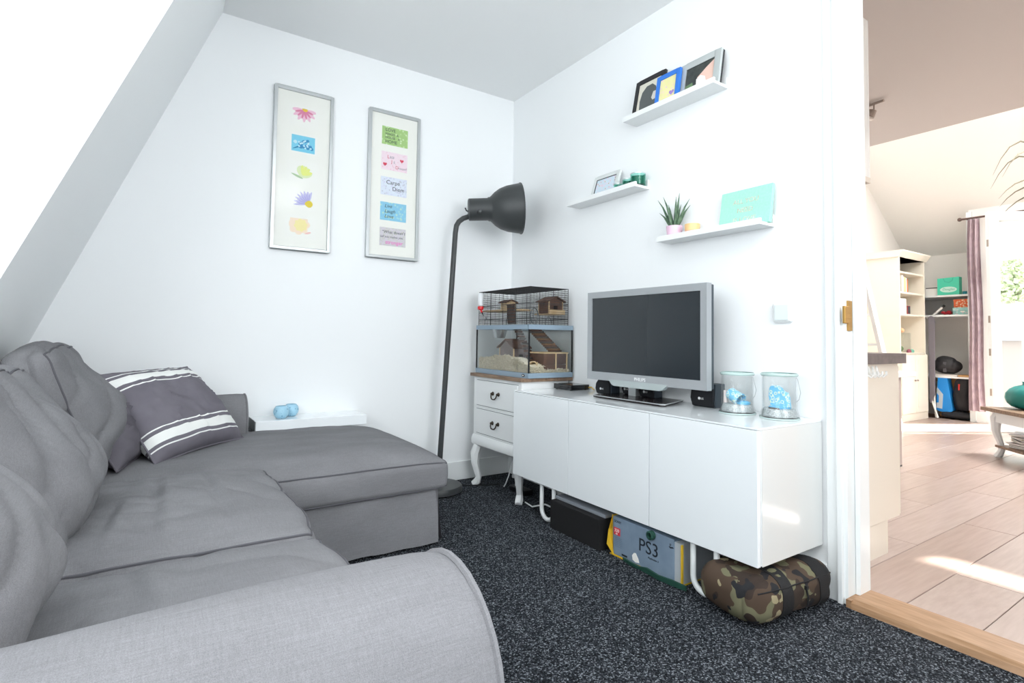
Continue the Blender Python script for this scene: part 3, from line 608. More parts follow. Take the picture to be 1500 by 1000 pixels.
m = MB(); m.lathe([(0.032, 0.020), (0.033, 0.048), (0.030, 0.048), (0.029, 0.040), (0.001, 0.040)], c, 28, close=True); m.build('upper_glass', mat('amber_candle', 'efc88c', 0.4), t, smooth=True)
# mint sign
t = thing('canvas_sign', 'mint green sign with pale all you need is love lettering', 'sign', (-0.055, -1.752, S3))
t.rotation_euler = (0, 0.17, 0)
B(0, 0.015, -0.112, 0.112, 0, 0.158).build('panel', mat('mint', 'a9e2cf', 0.7, var='9edcc8', vscale=120), t, bevel=0.001, local=True)
for s, z, sz in (('ALL YOU', 0.098, 0.028), ('NEED', 0.060, 0.028), ('IS LOVE', 0.018, 0.030)):
    text(s, sz, 'lettering', mat('pale_letters', 'e0e4dc', 0.5, var='bcae90', vscale=150), t, (-0.0006, -0.002, z), (0, -1, 0), (0, 0, 1), 'CENTER', local=True)
# light switch
t = thing('light_switch', 'square white rocker light switch on the right wall by the door', 'switch', (0, -1.886, 1.0))
m = MB(); m.prism([(-1.8465, 0.9615), (-1.9245, 0.9615), (-1.9245, 1.0385), (-1.8465, 1.0385)], 0, -0.001, -0.012); m.build('plate', WHITE, t, bevel=0.0065, seg=1)
m = MB(); m.prism([(-1.858, 0.9705), (-1.913, 0.9705), (-1.913, 1.0295), (-1.858, 1.0295)], 0, -0.0115, -0.016); m.build('rocker', mat('rocker_white', 'dfe8e8', 0.3), t, bevel=0.0015)

# ================================================================== DRESSER with drawers
t = thing('bedside_dresser', 'white two drawer dresser with wooden top and curved legs in the corner', 'dresser', (-0.18, -0.37, 0))
DX, DYa, DYb = -0.342, -0.632, -0.118
B(DX-0.018, -0.003, -0.652, -0.098, 0.652, 0.671).build('top', WOOD, t, bevel=0.002)
m = MB(); m.box(DX, -0.02, DYa, DYb, 0.285, 0.652); m.build('body', WHITE, t, bevel=0.003)
m = MB(); m.prism([(DX-0.012, 0.245), (DX-0.014, 0.275), (DX-0.004, 0.300), (-0.02, 0.300), (-0.02, 0.232), (DX+0.006, 0.232)], 1, DYa-0.002, DYb+0.002); m.build('apron', WHITE, t, bevel=0.003, smooth=True)
BRZ = mat('dark_bronze', '3d342c', 0.4, metal=0.6)
for z0, z1 in ((0.482, 0.630), (0.316, 0.458)):
    dr = B(DX-0.006, DX-0.0005, -0.600, -0.158, z0, z1).build('drawer', WHITE, t, bevel=0.002)
    m = MB()
    for q in ((-0.602, -0.156, z0-0.003, z0-0.0005), (-0.602, -0.156, z1+0.0005, z1+0.003)): m.box(DX-0.0015, DX+0.0005, *q)
    m.build('gap', mat('shadow_gap', '6a7073', 0.8), dr)
    zc = (z0+z1)/2-0.002; m = MB()
    for y in (-0.352, -0.413): m.lathe([(0.010, 0), (0.012, 0.003), (0.008, 0.008), (0.005, 0.014)], (DX-0.006, y, zc+0.010), 14, (-1, 0, 0)); m.ell((DX-0.018, y, zc+0.010), .007, .007, .007)
    m.tube([(DX-0.020, -0.352, zc+0.008), (DX-0.024, -0.356, zc-0.008), (DX-0.026, -0.366, zc-0.018), (DX-0.026, -0.3825, zc-0.020), (DX-0.026, -0.399, zc-0.018), (DX-0.024, -0.409, zc-0.008), (DX-0.020, -0.413, zc+0.008)], 0.0038, 8)
    m.build('handle', BRZ, dr, smooth=True)
def cab_leg(parent, x, y, ztop, sx, sy, mt, r=0.024, nm='leg'):
    H = ztop; m = MB()
    pr = [(0.0, 1.05, 1.0), (0.30, 0.80, 1.15), (0.32, 0.55, 0.88), (0.12, 0.32, 0.66), (-0.02, 0.20, 0.66), (0.10, 0.08, 0.85), (0.42, 0.0, 0.75)]
    P = [Vector((x+sx*(o-0.1)*0.05*H/0.23, y+sy*(o-0.1)*0.05*H/0.23, zf*H)) for o, zf, rr in pr]
    m.tube(P, [r*rr for o, zf, rr in pr], 8); return m.build(nm, mt, parent, smooth=True)
for x, sx in ((-0.330, -1), (-0.045, 0)):
    for y, sy in ((-0.155, 1), (-0.605, -1)): cab_leg(t, x, y, 0.235, sx, sy, WHITE, 0.027)

# ---------------- animal tank with wire cage on top
TX0, TX1, TY0, TY1, TZ0, TZ1 = -0.318, -0.018, -0.660, -0.102, 0.6715, 0.962
BLU = mat('grey_blue_rail', '8fa3b3', 0.45)
t = thing('animal_tank', 'glass small animal tank with grey blue rails and black wire cage top', 'cage', (-0.17, -0.38, TZ0))
def ringbox(m, x0, x1, y0, y1, z0, z1, w): m.box(x0, x1, y0, y0+w, z0, z1); m.box(x0, x1, y1-w, y1, z0, z1); m.box(x0, x0+w, y0+w, y1-w, z0, z1); m.box(x1-w, x1, y0+w, y1-w, z0, z1)
m = MB(); ringbox(m, TX0-0.004, TX1+0.004, TY0-0.004, TY1+0.004, TZ0, TZ0+0.028, 0.010); m.build('bottom_rail', BLU, t, bevel=0.0015)
m = MB(); ringbox(m, TX0-0.004, TX1+0.004, TY0-0.004, TY1+0.004, TZ1-0.026, TZ1, 0.012); m.build('top_rail', BLU, t, bevel=0.0015)
B(TX0+0.006, TX1-0.006, TY0+0.006, TY1-0.006, TZ0+0.002, TZ0+0.008).build('floor_pane', GLASS, t)
for q in ((TX0, TX0+0.004, TY0, TY1), (TX1-0.004, TX1, TY0, TY1), (TX0+.004, TX1-.004, TY0, TY0+0.004), (TX0+.004, TX1-.004, TY1-0.004, TY1)): B(q[0], q[1], q[2], q[3], TZ0+0.02, TZ1-0.02).build('pane', GLASS, t)
for x in (TX0, TX1):
    for y in (TY0, TY1): B(x-0.0035, x+0.0035, y-0.0035, y+0.0035, TZ0+0.028, TZ1-0.026).build('corner_seal', BLACK, t)
m = MB(); m.ell((TX0-0.0045, TY0+0.045, TZ0+0.014), 0.0012, 0.016, 0.008); m.build('badge', BLACK, t); m = MB(); m.ell((TX0-0.0055, TY0+0.046, TZ0+0.014), 0.0008, 0.009, 0.0028); m.build('badge_mark', PAPER, t)
CX0, CX1, CY0, CY1, CZ0, CZ1 = -0.312, -0.046, -0.655, -0.112, TZ1, 1.168
def wiregrid(a0, a1, b0, b1, fix, ax, sa, sb, rr=0.00075):
    m = MB()
    na = max(1, round((a1-a0)/sa)); nb = max(1, round((b1-b0)/sb))
    def P(a, b):
        q = [a, b]; q.insert(ax, fix); return q
    for i in range(na+1):
        a = a0+(a1-a0)*i/na; m.tube([P(a, b0), P(a, b1)], rr, 4, cap=False)
    for j in range(nb+1):
        b = b0+(b1-b0)*j/nb; m.tube([P(a0, b), P(a1, b)], rr, 4, cap=False)
    return m
WIRE = mat('black_wire', '26282b', 0.5)
for mm in (wiregrid(CY0, CY1, CZ0, CZ1, CX0, 0, 0.016, 0.011), wiregrid(CY0, CY1, CZ0, CZ1, CX1, 0, 0.03, 0.011), wiregrid(CX0, CX1, CZ0, CZ1, CY0, 1, 0.010, 0.012), wiregrid(CX0, CX1, CZ0, CZ1, CY1, 1, 0.03, 0.012), wiregrid(CX0, CX1, CY0, CY1, CZ1, 2, 0.008, 0.012)):
    tag(mm.build('wire_mesh', WIRE, t), kind='stuff')
for y in (CY0, -0.52, -0.385, -0.25, CY1):
    m = MB(); m.tube([(CX0, y, CZ0), (CX0, y, CZ1), (CX1, y, CZ1), (CX1, y, CZ0)], 0.002, 6); m.build('frame_wire', WIRE, t)
for z in (CZ0+0.035, CZ1-0.09, CZ1):
    m = MB(); m.tube([(CX0, CY0, z), (CX1, CY0, z), (CX1, CY1, z), (CX0, CY1, z), (CX0, CY0, z)], 0.0014, 6); m.build('frame_wire', WIRE, t)
for x, y, a in ((CX0-0.002, -0.20, 1), (CX0-0.002, -0.44, 1)):
    m = MB(); m.tube([(x, y-0.014, CZ0+0.002), (x, y-0.012, CZ0+0.03), (x, y, CZ0+0.05), (x, y+0.012, CZ0+0.03), (x, y+0.014, CZ0+0.002)], 0.0014, 6); m.build('clip', WIRE, t)
m = MB(); m.tube([(-0.218, CY0-0.006, CZ0-0.03), (-0.205, CY0-0.007, CZ0+0.035), (-0.19, CY0-0.005, CZ0+0.045), (-0.175, CY0-0.007, CZ0+0.035), (-0.162, CY0-0.006, CZ0-0.03)], 0.0016, 6); m.build('clip', WIRE, t)
# water bottle
t = thing('water_bottle', 'white drinking bottle with red cap hung on the wire cage', 'bottle', (CX0-0.012, -0.155, 1.06))
bx, by = CX0-0.018, -0.160
m = MB(); m.lathe([(0.012, 0), (0.0165, 0.004), (0.0165, 0.075), (0.012, 0.082)], (bx, by, 1.078), 18); m.build('bottle', mat('milky_plastic', 'e9edf0', 0.3), t, smooth=True)
m = MB(); m.lathe([(0.013, 0), (0.0185, 0.003), (0.0185, 0.020)], (bx, by, 1.057), 18); m.tube([(bx, by, 1.06), (bx, by-0.018, 1.040)], 0.006, 8); m.build('cap', mat('red_plastic', 'e2262d', 0.35), t, smooth=True)
m = MB(); m.tube([(bx, by-0.017, 1.041), (bx, by-0.034, 1.022)], 0.003, 8); m.build('spout', WIRE, t)
# things in the cage and the tank
def house(name, label, x0, x1, y0, y1, z0, h, rh, wm, axis='y', trim=PINE):
    t = thing(name, label, 'pet house', ((x0+x1)/2, (y0+y1)/2, z0)); w = 0.004; cx, cy = (x0+x1)/2, (y0+y1)/2
    m = MB(); m.box(x0, x0+w, y0, y1, z0, z0+h); m.box(x1-w, x1, y0, y1, z0, z0+h); m.box(x0, x1, y1-w, y1, z0, z0+h)
    m.box(x0, cx-0.014, y0, y0+w, z0, z0+h); m.box(cx+0.014, x1, y0, y0+w, z0, z0+h); m.box(cx-0.014, cx+0.014, y0, y0+w, z0+h*0.62, z0+h); m.build('walls', wm, t)
    e = 0.014
    if axis == 'y':
        for s in (1, -1):
            m = MB(); xe = cx+s*((x1-x0)/2+e); m.prism([(cx, z0+h+rh), (xe, z0+h-0.006), (xe, z0+h), (cx, z0+h+rh+0.006)], 1, y0-e, y1+e); m.build('roof_board', BARK, t)
        m = MB(); m.prism([(x0, z0+h), (x1, z0+h), (cx, z0+h+rh)], 1, y0+0.001, y0+0.005); m.build('gable', wm, t)
    else:
        for s in (1, -1):
            m = MB(); ye = cy+s*((y1-y0)/2+e); m.prism([(cy, z0+h+rh), (ye, z0+h-0.006), (ye, z0+h), (cy, z0+h+rh+0.006)], 0, x0-e, x1+e); m.build('roof_board', BARK, t)
        m = MB(); m.prism([(y0, z0+h), (y1, z0+h), (cy, z0+h+rh)], 0, x0+0.001, x0+0.005); m.build('gable', wm, t)
    for x in (x0-0.002, x1-0.003):
        for y in (y0-0.002, y1-0.003): B(x, x+0.006, y, y+0.006, z0, z0+h).build('post', trim, t)
    return t
B2 = tag(B(-0.300, -0.165, -0.480, -0.135, 1.045, 1.054).build('platform_shelf', PINE), 'pale wooden platform across the left half of the wire cage', 'platform')
house('pet_house', 'little wooden house on the platform in the wire cage', -0.285, -0.225, -0.385, -0.325, 1.0545, 0.042, 0.012, PINE)
tag(B(-0.170, -0.056, -0.640, -0.50, 1.022, 1.028).build('platform_shelf', PINE), 'small pale wooden platform at the right of the wire cage', 'platform')
t = house('pet_house', 'bark walled wooden house on the right platform of the wire cage', -0.160, -0.062, -0.625, -0.530, 1.0285, 0.07, 0.022, BARK, 'y')
B(-0.166, -0.056, -0.640, -0.636, 1.0285, 1.05).build('rail', PINE, t)
def slat_ramp(name, label, p0, p1, wv, n, th, mt, bend=0.0):
    p0, p1, wv = Vector(p0), Vector(p1), Vector(wv); t = thing(name, label, 'ramp', p1)
    for i in range(n):
        u = i/(n-1); c = p0.lerp(p1, u)+Vector((0, 0, -bend*4*u*(1-u)))
        m = MB(); m.tube([c-wv/2, c+wv/2], th, 7); m.build('slat', mt[i % len(mt)], t, smooth=True)
    return t
LOGS = [BARK, mat('log_grey', '5c5552', 0.8, var='423d3b', vscale=40), mat('log_tan', '8a6648', 0.8, var='6b4b35', vscale=40)]
slat_ramp('slat_ramp', 'brown bark ramp leading up to the platform in the wire cage', (-0.302, -0.455, 1.075), (-0.308, -0.475, 0.972), (0.0, 0.075, 0), 12, 0.0055, [BARK, LOGS[1]], 0.0)
m = MB(); m.lathe([(0.045, 0), (0.047, 0.004), (0.047, 0.006), (0.045, 0.008)], (-0.235, -0.585, 1.012), 24, (0.5, -1, 0), close=True)
for k in range(8): m.tube([(-0.235, -0.581, 1.012), (-0.235+0.04*math.cos(k*PI/4), -0.581+0.02*math.cos(k*PI/4), 1.012+0.045*math.sin(k*PI/4))], 0.0009, 4)
m.tube([(-0.235, -0.581, 1.012), (-0.215, -0.585, 0.964)], .0015, 5); m.tube([(-0.235, -0.581, 1.012), (-0.255, -0.585, 0.964)], .0015, 5)
tag(m.build('running_wheel', mat('wheel_wire', '8b9094', 0.3, metal=0.6), smooth=True), 'thin wire running wheel standing inside the cage', 'running wheel')
house('pet_house', 'grey wooden pet house with pitched roof in the glass tank', -0.255, -0.150, -0.42, -0.27, TZ0+0.055, 0.105, 0.045, mat('weathered_wood', '7f7270', 0.8, var='665a58', vscale=30), 'x')
slat_ramp('slat_ramp', 'brown log ramp in the tank coming down onto the wooden box', (-0.205, -0.560, TZ1-0.03), (-0.095, -0.600, 0.818), (0.035, -0.075, 0.0), 13, 0.0068, LOGS)
slat_ramp('slat_ramp', 'grey log ramp behind the tank corner, rising past the pet house', (-0.24, -0.435, TZ1-0.025), (-0.20, -0.53, 0.76), (0.065, 0.03, 0), 14, 0.0065, [LOGS[1], LOGS[0]])
t = thing('wooden_box', 'dark wooden box with pale edges standing in the glass tank', 'box', (-0.10, -0.57, TZ0+0.01))
B(-0.205, -0.028, -0.640, -0.49, 0.803, 0.811).build('lid', PINE, t)
for z0, z1 in ((0.683, 0.742), (0.744, 0.803)):
    B(-0.198, -0.118, -0.634, -0.50, z0, z1).build('plank', BARK, t); B(-0.112, -0.038, -0.634, -0.50, z0, z1).build('plank', mat('plum_wood', '5d4540', 0.8, var='47332f', vscale=30), t)
for x in (-0.118, -0.040): B(x, x+0.006, -0.640, -0.633, 0.682, 0.803).build('post', PINE, t)
t = thing('cork_tube', 'round wooden tunnel lying in the tank bedding', 'tunnel', (-0.27, -0.56, 0.70))
for nm, c, r in (('tube', Vector((-0.285, -0.545, 0.722)), 0.027), ('tube', Vector((-0.245, -0.600, 0.735)), 0.026)):
    d = Vector((-0.75, -0.62, 0.12)).normalized(); m = MB(); m.lathe([(r, 0), (r, 0.07), (r-0.005, 0.07), (r-0.005, 0.0)], c-d*0.06, 22, d, close=True); m.build(nm, mat('grey_tube', '9a938b', 0.7) if r > .0265 else PINE, t, smooth=True)
    m = MB(); m.lathe([(r-0.005, 0.0), (r-0.005, 0.002)], c-d*0.058, 22, d); m.build('end', mat('tube_dark', '6d6862', 0.8), t)
m = MB(); m.lathe([(0.030, 0), (0.044, 0.05), (0.046, 0.05), (0.032, -0.002)], (-0.235, -0.235, TZ1-0.075), 24, close=True); m.lathe([(0.0, 0), (0.030, 0)], (-0.235, -0.235, TZ1-0.074), 24, close=True)
tag(m.build('food_bowl', mat('steel', 'b9bdbe', 0.25, metal=0.8), smooth=True), 'steel bowl hanging under the top rail of the tank', 'bowl')
# bedding: heap of wood shavings
def hgt(x, y):
    d = (y-TY0)/(TY1-TY0); base = 0.05+0.056*max(0, math.sin(min(1, d*1.15)*PI*0.8))+0.012*noise.noise(Vector((x*25, y*25, 0)))
    if x > -0.20: base = 0.035+0.03*max(0, noise.noise(Vector((x*12, y*12, 4))))
    return TZ0+0.009+base
m = MB(); nx, ny = 24, 44; X0, X1, Y0, Y1 = TX0+0.006, TX1-0.008, TY0+0.006, TY1-0.006
XS, YS = X0+0.010, Y0+0.010
vs = [(XS+(X1-XS)*i/nx, YS+(Y1-YS)*j/ny, hgt(XS+(X1-XS)*i/nx, YS+(Y1-YS)*j/ny)-0.004) for i in range(nx+1) for j in range(ny+1)]
fs = [(i*(ny+1)+j, (i+1)*(ny+1)+j, (i+1)*(ny+1)+j+1, i*(ny+1)+j+1) for i in range(nx) for j in range(ny)]
nb = len(vs); vs += [(a, b, TZ0+0.0085) for a, b, c in vs]
edge = [(0, j) for j in range(ny)]+[(i, ny) for i in range(nx)]+[(nx, ny-j) for j in range(ny)]+[(nx-i, 0) for i in range(nx)]
idx = [i*(ny+1)+j for i, j in edge]
fs += [(idx[k], idx[(k+1) % len(idx)], nb+idx[(k+1) % len(idx)], nb+idx[k]) for k in range(len(idx))]
m.add(vs, fs)
for k in range(5200):
    x = random.uniform(X0+.002, X1-.004); y = random.uniform(Y0+.002, Y1-.004); z = hgt(x, y)-random.uniform(0, .02)-(0 if random.random() < .7 else .02)
    z = max(z, TZ0+0.012)
    if random.random() < 0.6: x = X0+random.uniform(0.002, 0.011); z = random.uniform(TZ0+0.012, hgt(x, y))
    elif random.random() < 0.35: y = Y0+random.uniform(0.003, 0.011); z = random.uniform(TZ0+0.012, hgt(x, y))
    a = random.uniform(0, PI); l = random.uniform(0.004, 0.011); w_ = 0.002; b_ = random.uniform(-0.6, 0.6)
    dx, dy, dz = math.cos(a)*l, math.sin(a)*l, b_*l
    x = min(max(x, X0+abs(dx)), X1-abs(dx))
    m.add([(x-dx, y-dy, z-dz), (x+dx, y+dy, z+dz), (x+dx-dy*.3, y+dy+dx*.3, z+dz+w_), (x-dx-dy*.3, y-dy+dx*.3, z-dz+w_)], [(0, 1, 2, 3)])
tag(m.build('bedding', mat('wood_shavings', 'f8f2e4', 0.9, var='dccfb2', vscale=230, bump=0.4, bscale=260)), 'heap of pale wood shavings on the tank floor', 'bedding', kind='stuff')

# ================================================================== TV UNIT and what stands on it
UX, UY0, UY1, UZ0, UZ1 = -0.398, -2.025, -0.640, 0.176, 0.612
t = thing('tv_unit', 'long glossy white three door media cabinet on hairpin legs', 'cabinet', (-0.2, -1.33, 0))
B(UX+0.020, -0.006, UY0, UY1, UZ0+0.002, UZ1-0.006).build('body', WHITE, t, bevel=0.001)
B(UX, -0.004, UY0-0.001, UY1+0.001, UZ1-0.006, UZ1).build('top_panel', GLOSS, t, bevel=0.001)
B(UX+0.022, -0.006, UY0-0.002, UY0-0.0002, UZ0, UZ1-0.0065).build('side_panel', mat('side_gloss', 'dfe1df', 0.15, coat=0.3), t)
for a, b in ((-2.024, -1.578), (-1.575, -1.092), (-1.089, UY1)): B(UX, UX+0.018, a, b, UZ0, UZ1-0.0075).build('door', GLOSS, t, bevel=0.0012)
for y in (-0.915, -1.812):
    for x in (UX+0.022, -0.06):
        m = MB(); hw = 0.048; zt = UZ0; rr = 0.0105
        m.tube([(x, y-hw, zt), (x, y-hw, hw+rr)]+[(x, y+hw*math.sin(a), hw+rr-hw*math.cos(a)) for a in [-PI/2+PI*i/12 for i in range(1, 12)]]+[(x, y+hw, hw+rr), (x, y+hw, zt)], rr, 10); m.build('leg', TRIM, t, smooth=True)
# television
t = thing('television', 'flat screen television with silver frame on the white media cabinet', 'television', (-0.17, -1.34, UZ1))
TY_0, TY_1, Tz0, Tz1, Txf = -1.694, -1.000, 0.693, 1.117, -0.205
fr_ = 0.030; m = MB()
for q in ((TY_0, TY_0+fr_, Tz0, Tz1), (TY_1-fr_, TY_1, Tz0, Tz1), (TY_0+fr_, TY_1-fr_, Tz1-fr_, Tz1), (TY_0+fr_, TY_1-fr_, Tz0, Tz0+0.038)): m.box(Txf, Txf+0.030, *q)
m.build('bezel', mat('tv_silver', 'a9adb0', 0.35, metal=0.35), t)
m = MB(); m.box(Txf+0.012, Txf+0.052, TY_0+0.004, TY_1-0.004, Tz0+0.004, Tz1-0.004); m.box(Txf+0.05, Txf+0.10, TY_0+0.1, TY_1-0.1, Tz0+0.06, Tz1-0.08); m.build('back_shell', mat('tv_back', '39434b', 0.4), t, bevel=0.004)
B(Txf+0.006, Txf+0.0125, TY_0+fr_-.001, TY_1-fr_+.001, Tz0+0.037, Tz1-fr_+.001).build('screen', mat('screen', '20272c', 0.22, spec=0.6), t)
m = MB(); m.prism([(-1.15, 0.700), (-1.175, 0.676), (-1.19, 0.672), (-1.46, 0.672), (-1.475, 0.677), (-1.50, 0.700)], 0, Txf-0.002, Txf+0.02); m.build('lower_bar', mat('bar_pale', 'a9b3b3', 0.35), t)
text('PHILIPS', 0.021, 'lettering', mat('logo_white', 'f2f4f4', 0.4), t, (Txf-0.0004, -1.347, Tz0+0.012), (0, -1, 0), (0, 0, 1), 'CENTER')
m = MB(); m.prism([(-0.248, -1.095), (-0.248, -1.500), (-0.236, -1.516), (-0.03, -1.44), (-0.03, -1.07), (-0.236, -1.082)], 2, UZ1+0.003, UZ1+0.011); m.build('stand_plate', mat('plate_dark', '2a2426', 0.22, spec=0.25), t)
m = MB(); m.tube([(-0.248, -1.095, UZ1+0.010), (-0.248, -1.500, UZ1+0.010), (-0.236, -1.516, UZ1+0.010), (-0.03, -1.44, UZ1+0.010)], 0.0022, 6); m.build('plate_edge', SILVER, t)
B(-0.105, -0.075, -1.228, -1.182, UZ1+0.0105, 0.76).build('neck', SILVER, t)
m = MB()
for x, y in ((-0.22, -1.14), (-0.22, -1.46), (-0.05, -1.12), (-0.05, -1.42)): m.lathe([(0.008, 0), (0.008, 0.0035)], (x, y, UZ1), 10)
m.build('feet', BLACK, t)
def speaker(label, x0, x1, y0, y1, z0, h):
    t = thing('small_speaker', label, 'speaker', ((x0+x1)/2, (y0+y1)/2, z0), 'small black speakers around the television')
    yc = (y0+y1)/2
    m = MB(); m.prism([(y0, z0), (y1-0.010, z0), (y1, z0+h*0.35), (y1-0.004, z0+h*0.7), (y1-0.02, z0+h), (y0, z0+h)], 0, x0+0.010, x1); m.build('housing', mat('speaker_shell', '2f3942', 0.45), t, bevel=0.003)
    m = MB(); m.prism([(y0+0.004, z0+0.003), (y1-0.012, z0+0.003), (y1-0.002, z0+h*0.35), (y1-0.006, z0+h*0.68), (y1-0.022, z0+h-0.004), (y0+0.012, z0+h-0.004), (y0+0.004, z0+h*.7)], 0, x0, x0+0.0105); m.build('grille', mat('grille_black', '15171c', 0.75, bump=0.3, bscale=900), t, bevel=0.003)
    m = MB(); m.lathe([(0.006, 0), (0.006, 0.0006)], (x0-0.0003, yc+0.012, z0+h*0.36), 16, (-1, 0, 0)); m.build('logo', mat('logo_white', 'f2f4f4', 0.4), t)
    text('LG', 0.011, 'lettering', _M['logo_white'], t, (x0-0.0006, yc+0.004, z0+h*0.36-0.004), (0, -1, 0), (0, 0, 1))
    return t
speaker('small black speaker behind the left end of the television foot', -0.105, -0.035, -1.056, -0.948, UZ1, 0.075)
speaker('small black speaker under the middle of the television, the left one', -0.075, -0.036, -1.175, -1.105, UZ1+0.0112, 0.068)
speaker('small black speaker under the middle of the television, the right one', -0.095, -0.036, -1.330, -1.235, UZ1+0.0112, 0.068)
speaker('larger black speaker at the right end of the television foot', -0.085, -0.012, -1.640, -1.520, UZ1, 0.098)
t = thing('set_top_box', 'flat black receiver box beside the animal tank', 'receiver', (-0.085, -0.74, UZ1))
B(-0.150, -0.025, -0.815, -0.664, UZ1+0.003, UZ1+0.030).build('case', BLACKG, t, bevel=0.002)
m = MB()
for x in (-0.14, -0.04):
    for y in (-0.80, -0.68): m.lathe([(0.006, 0), (0.006, 0.0035)], (x, y, UZ1), 10)
m.build('feet', BLACK, t)
B(-0.1508, -0.1495, -0.80, -0.72, UZ1+0.009, UZ1+0.02).build('display', BLACK, t)
m = MB(); m.tube([(-0.03, -0.817, UZ1+0.015), (-0.03, -0.84, UZ1+0.018), (-0.025, -0.85, UZ1+0.006), (-0.012, -0.84, UZ1+0.004)], 0.003, 6); m.build('cable', mat('yellow_plug', 'd8b23a', 0.5), t, smooth=True)
# glass jars
GRAIN = mat('silver_grit', 'c9cfd0', 0.4, var='8f9698', vscale=260, bump=0.6, bscale=300)
RING = None
def ringmat():
    m = bpy.data.materials.new('blue_ring_print'); m.use_nodes = True; nt = m.node_tree; b = nt.nodes['Principled BSDF']; b.inputs['Roughness'].default_value = 0.35
    tc = nt.nodes.new('ShaderNodeTexCoord'); n = nt.nodes.new('ShaderNodeTexVoronoi'); n.inputs['Scale'].default_value = 70
    r = nt.nodes.new('ShaderNodeValToRGB'); e = r.color_ramp.elements; e[0].color = lin('6cc0ea'); e[0].position = 0.22; e[1].color = lin('7cc8ee'); e[1].position = 0.5
    x = e.new(0.3); x.color = lin('e4eed2'); x = e.new(0.4); x.color = lin('dcecdc')
    nt.links.new(tc.outputs['Object'], n.inputs['Vector']); nt.links.new(n.outputs['Distance'], r.inputs[0]); nt.links.new(r.outputs[0], b.inputs['Base Color']); return m
RING = ringmat(); JBLUE = mat('aqua_blue', '74c4ec', 0.35); JGL = glass('jar_glass', (0.985, 0.993, 0.992))
def jar(label, c, r, h, flare):
    t = thing('glass_jar', label, 'jar', c, 'wide glass jars on the media cabinet')
    pr = [(r*0.9, 0.0), (r+flare, 0.003), (r+flare, 0.010), (r+flare*0.5, 0.022), (r, 0.036), (r, h-0.012), (r+0.003, h-0.008), (r+0.004, h-0.003), (r, h), (r-0.004, h-0.004), (r-0.004, 0.036), (r+0.001, 0.02), (r+0.001, 0.008), (0.001, 0.008)]
    m = MB(); m.lathe(pr, c, 40); m.build('glass', JGL, t, smooth=True)
    m = MB(); m.lathe([(r+0.001, h-0.010), (r+0.0045, h-0.006), (r+0.0045, h-0.003), (r, h+0.0005)], c, 40, close=True); m.build('rim', mat('greenish_rim', 'b9cfcb', 0.2), t, smooth=True)
    m = MB(); m.lathe([(r+flare+.0004, 0.0015), (r+flare+0.0008, 0.004), (r+flare+.0004, 0.006)], c, 40, close=True); m.build('foot_rim', _M['greenish_rim'], t, smooth=True)
    y = c[1]-r-0.004; m = MB(); m.tube([(c[0], y, c[2]+h-0.012), (c[0]+.0, y-0.006, c[2]+h-0.02), (c[0]+.01, y-0.010, c[2]+h*0.6), (c[0]+0.01, y-0.004, c[2]+h*0.45), (c[0]+.01, y+0.004, c[2]+h*0.40)], 0.0011, 6); m.build('wire_handle', SILVER, t, smooth=True)
    return t
c1 = (-0.125, -1.772, UZ1); c2 = (-0.110, -1.931, UZ1)
jar('wide glass jar with a blue tumbler lying inside, nearer the television', c1, 0.058, 0.157, 0.008)
jar('wide glass jar with an upright blue ornament, at the cabinet end', c2, 0.058, 0.163, 0.008)
for c, lab in ((c1, 'glittery silver grit filling the bottom of the left jar'), (c2, 'glittery silver grit filling the bottom of the right jar')):
    m = MB(); pr = [(0.050, 0.0090), (0.0575, 0.0095), (0.0580, 0.018), (0.0545, 0.030), (0.0530, 0.036), (0.04, 0.038), (0.02, 0.035), (0.001, 0.038)]; m.lathe(pr, c, 30)
    for v_i in range(len(m.v)):
        a = m.v[v_i]; m.v[v_i] = (a[0], a[1], a[2]+(0.004*noise.noise(Vector(a)*60) if a[2] > c[2]+0.031 else 0))
    tag(m.build('grit', GRAIN, smooth=True), lab, 'grit', kind='stuff')
t = thing('blue_tumbler', 'blue patterned tumbler lying on grit in the left jar', 'ornament', (c1[0], c1[1], UZ1+0.036))
d = Vector((-0.1, -0.75, -0.35)).normalized()
m = MB(); m.lathe([(0.022, 0), (0.026, 0.055), (0.023, 0.055), (0.019, 0.002)], Vector((c1[0], c1[1]+0.03, UZ1+0.075)), 24, d, close=True); m.build('cup', RING, t, smooth=True)
m = MB(); m.lathe([(0.0, 0.0), (0.022, 0.0)], Vector((c1[0], c1[1]+0.03, UZ1+0.075)), 24, d, close=True); m.build('cup_base', JBLUE, t)
m = MB(); m.lathe([(0.024, 0), (0.026, 0.008), (0.018, 0.012)], (c1[0]+0.005, c1[1]-0.022, UZ1+0.037), 22); m.build('saucer', JBLUE, t, smooth=True)
m = MB(); m.tube([(c1[0]-0.01, c1[1]+0.043, UZ1+0.038), (c1[0]-0.01, c1[1]+0.046, UZ1+0.085)], [0.009, 0.006], 8); m.build('shell', mat('shell_pink', 'ddd0cc', 0.6), t, smooth=True)
t = thing('blue_ornament', 'blue ring patterned glass shard standing in the right jar', 'ornament', (c2[0], c2[1], UZ1+0.036))
m = MB(); m.prism([(-1.905, 0.655), (-1.897, 0.690), (-1.900, 0.720), (-1.905, 0.728), (-1.925, 0.730), (-1.938, 0.722), (-1.945, 0.712), (-1.962, 0.706), (-1.966, 0.690), (-1.970, 0.655)], 0, c2[0]-0.014, c2[0]+0.012); m.build('shard', RING, t, bevel=0.003)
m = MB(); m.lathe([(0.034, 0), (0.038, 0.006), (0.03, 0.008)], (c2[0], c2[1]-0.002, UZ1+0.0365), 22); m.build('foot', JBLUE, t, smooth=True)
